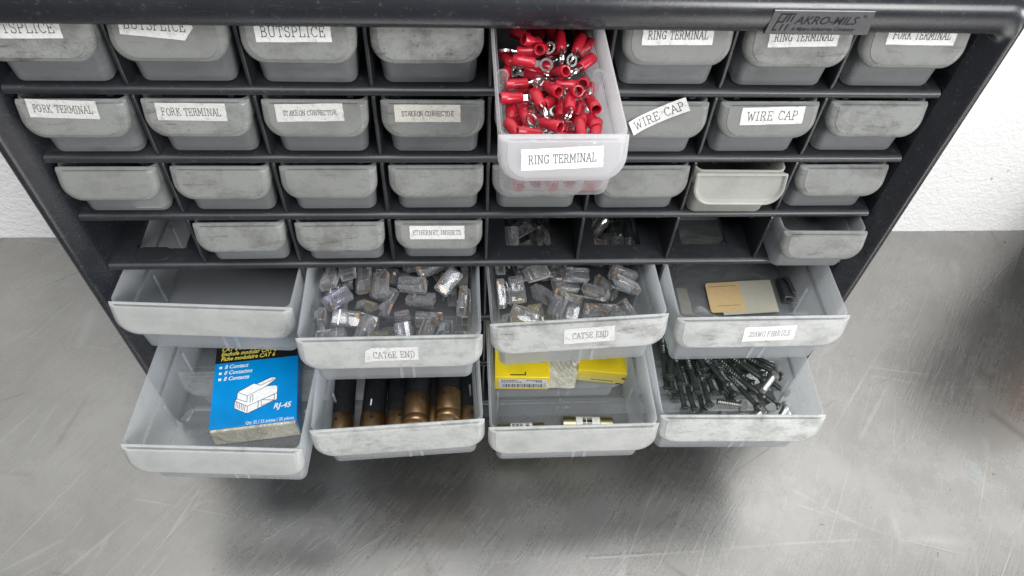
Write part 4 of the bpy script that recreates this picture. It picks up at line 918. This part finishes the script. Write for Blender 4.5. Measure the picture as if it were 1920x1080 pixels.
# --- screws and bolts
def make_screw():
    m = MB()
    pr = [(.9, -1.0), (2.4, -1.0), (2.5, -.15), (3.2, 0.0), (4.5, -.1), (4.65, .5), (3.5, 2.0), (2.5, 3.6), (2.3, 5), (2.3, 20)]
    z = 20.5
    while z < 38:
        k = max(.35, 1 - max(0, z - 32) / 9); pr += [(1.7 * k, z), (2.75 * k, z + .8), (1.7 * k, z + 1.5)]; z += 2.0
    pr += [(.1, 41)]
    m.lathe([(r * .86, z_) for r, z_ in pr], 14)
    o = m.build('screw', M['screw'], smooth=50)
    return tag(o, 'dark coated flat head screw lying in the tangle inside the lower right drawer', 'screw', 'dark screws in the lower right drawer')
ps = make_screw()
S_LIST = [[138.16,-23.82,-292.3,0.09,1.0],[138.91,-31.51,-298.1,0.09,1.0],[142.22,-37.82,-292.3,0.01,1.0],[147.84,-32.98,-289.4,0.02,1.0],[143.94,-42.31,-295.2,-0.08,1.0],[148.14,-52.21,-292.3,-0.03,1.0],[158.87,-40.29,-289.4,-0.06,1.0],[156.01,-51.67,-295.2,-0.07,1.0],[163.67,-51.9,-298.1,-0.01,1.0],[166.13,-51.16,-289.4,-0.05,1.0],[167.68,-22.11,-286.5,-0.13,0.99],[182.45,-35.51,-286.5,-0.5,0.86],[174.09,-37.28,-295.2,-0.13,0.99],[182.12,-35.79,-298.1,-0.12,0.99],[189.65,-39.59,-295.2,-0.39,0.92],[208.94,-44.67,-289.4,-0.7,0.72],[229.86,-40.94,-292.3,-0.72,0.7],[226.54,-29.37,-286.5,-0.8,0.6],[214.09,-18.65,-289.4,-0.78,0.62],[211.88,-32.3,-286.5,-0.72,0.7],[204.02,-51.74,-292.3,-0.5,0.87],[221.49,-48.94,-298.1,-0.7,0.72],[229.2,-18.51,-292.3,-0.82,0.58],[200.72,-22.8,-295.2,-0.53,0.85],[188.26,-42.67,-301.0,-0.34,0.94],[204.71,-34.77,-295.2,-0.6,0.8],[158.16,-26.3,-301.0,0.02,1.0],[202.08,-13.85,-292.3,-0.74,0.67],[171.3,-27.02,-298.1,-0.05,1.0]]
xr = lambda y: 0
def put(o, q, d):
    o.rotation_mode = 'QUATERNION'; o.rotation_quaternion = basis(None, d).to_quaternion(); o.location = tuple(c * S for c in q)
for i, (x, y, z, dx, dy) in enumerate(S_LIST):
    o = ps if i == 0 else dup(ps)
    x = max(x, 127.5)
    if x + 46 * dx < 126.5: dx = (126.5 - x) / 46; 
    put(o, (x, y, z), (dx, dy, random.uniform(-.03, .07)))
for i in range(52):                       # those lying underneath and further back
    o = dup(ps); x = random.uniform(134, 214); a = math.radians(90 + (x - 150) * .75 + random.uniform(-12, 12)); y = random.uniform(-28, 34)
    dx, dy = math.cos(a), math.sin(a)
    if x + 46 * dx < 127: x = 127 - 46 * dx
    put(o, (x, y, -300.5 + 2.9 * (i % 5)), (dx, dy, random.uniform(-.03, .05)))
def make_bolt():
    t = thing('hex_bolt', 'short zinc hex head bolt lying in front of the dark screws', 'bolt', group='hex bolts in the lower right drawer')
    m = MB(); hexa = lambda r, z: [(r * math.cos(math.radians(60 * i)), r * math.sin(math.radians(60 * i)), z) for i in range(6)]
    m.loft([hexa(3.9, -4.4), hexa(4.5, -3.8), hexa(4.5, 0)]); m.build('head', M['zinc'], t, smooth=25)
    m = MB(); pr = [(2.4, .02)]; z = .6
    while z < 17: pr += [(2.1, z), (2.75, z + .65), (2.1, z + 1.2)]; z += 1.3
    pr += [(1.6, z), (.2, z + .3)]
    m.lathe(pr, 14); m.build('shank', M['zinc'], t, smooth=60)
    return t
pb = make_bolt()
B_LABELS = ['zinc hex bolt pointing left in front of the dark screws', 'zinc hex bolt lying flat against the front wall with its head left', 'zinc hex bolt with its bright head beside the grey shards', 'zinc bolt standing slanted at the right end of the screws', 'zinc bolt lying lowest beside the slanted one', 'zinc bolt head lying on top among the screw heads']
for i, (x, y, z, dx, dy) in enumerate([[192.26,-47.12,-296.65,-0.98,0.2],[179.37,-55.16,-298.1,1.0,-0.03],[205.25,-54.37,-296.65,-0.81,-0.58],[226.17,-51.3,-295.2,-0.64,-0.77],[228.24,-53.53,-298.1,-0.51,-0.86],[216.89,-31.57,-283.6,-0.68,-0.74]]):
    o = pb if i == 0 else dup(pb); o['label'] = B_LABELS[i]; put(o, (x, max(y, -62), z), (dx, dy, .12 if i > 1 else 0))
for i, (x, y, z) in enumerate([[211.57,-53.18,-292.3],[217.44,-44.88,-289.4],[209.83,-40.0,-286.5]]):
    m = MB(); n = 9
    out = [(random.uniform(2.6, 6.0) * math.cos(2 * math.pi * k / n), random.uniform(2.4, 5.0) * math.sin(2 * math.pi * k / n)) for k in range(n)]
    m.loft([[(a, b, 0) for a, b in out], [(a * .95, b * .95, .9) for a, b in out]])
    o = m.build('grey_shard', M['chip'], bevel=.15); o.location = (x * S, y * S, (z + 3) * S); o.rotation_euler = (.5, -.3 + .3 * i, i)
    tag(o, ['largest jagged grey shard in front of the screws', 'jagged grey shard beside the rightmost screw head', 'jagged grey shard wedged among the screws'][i], 'shard')
# black smear on the floor of the empty slot, part of the cabinet
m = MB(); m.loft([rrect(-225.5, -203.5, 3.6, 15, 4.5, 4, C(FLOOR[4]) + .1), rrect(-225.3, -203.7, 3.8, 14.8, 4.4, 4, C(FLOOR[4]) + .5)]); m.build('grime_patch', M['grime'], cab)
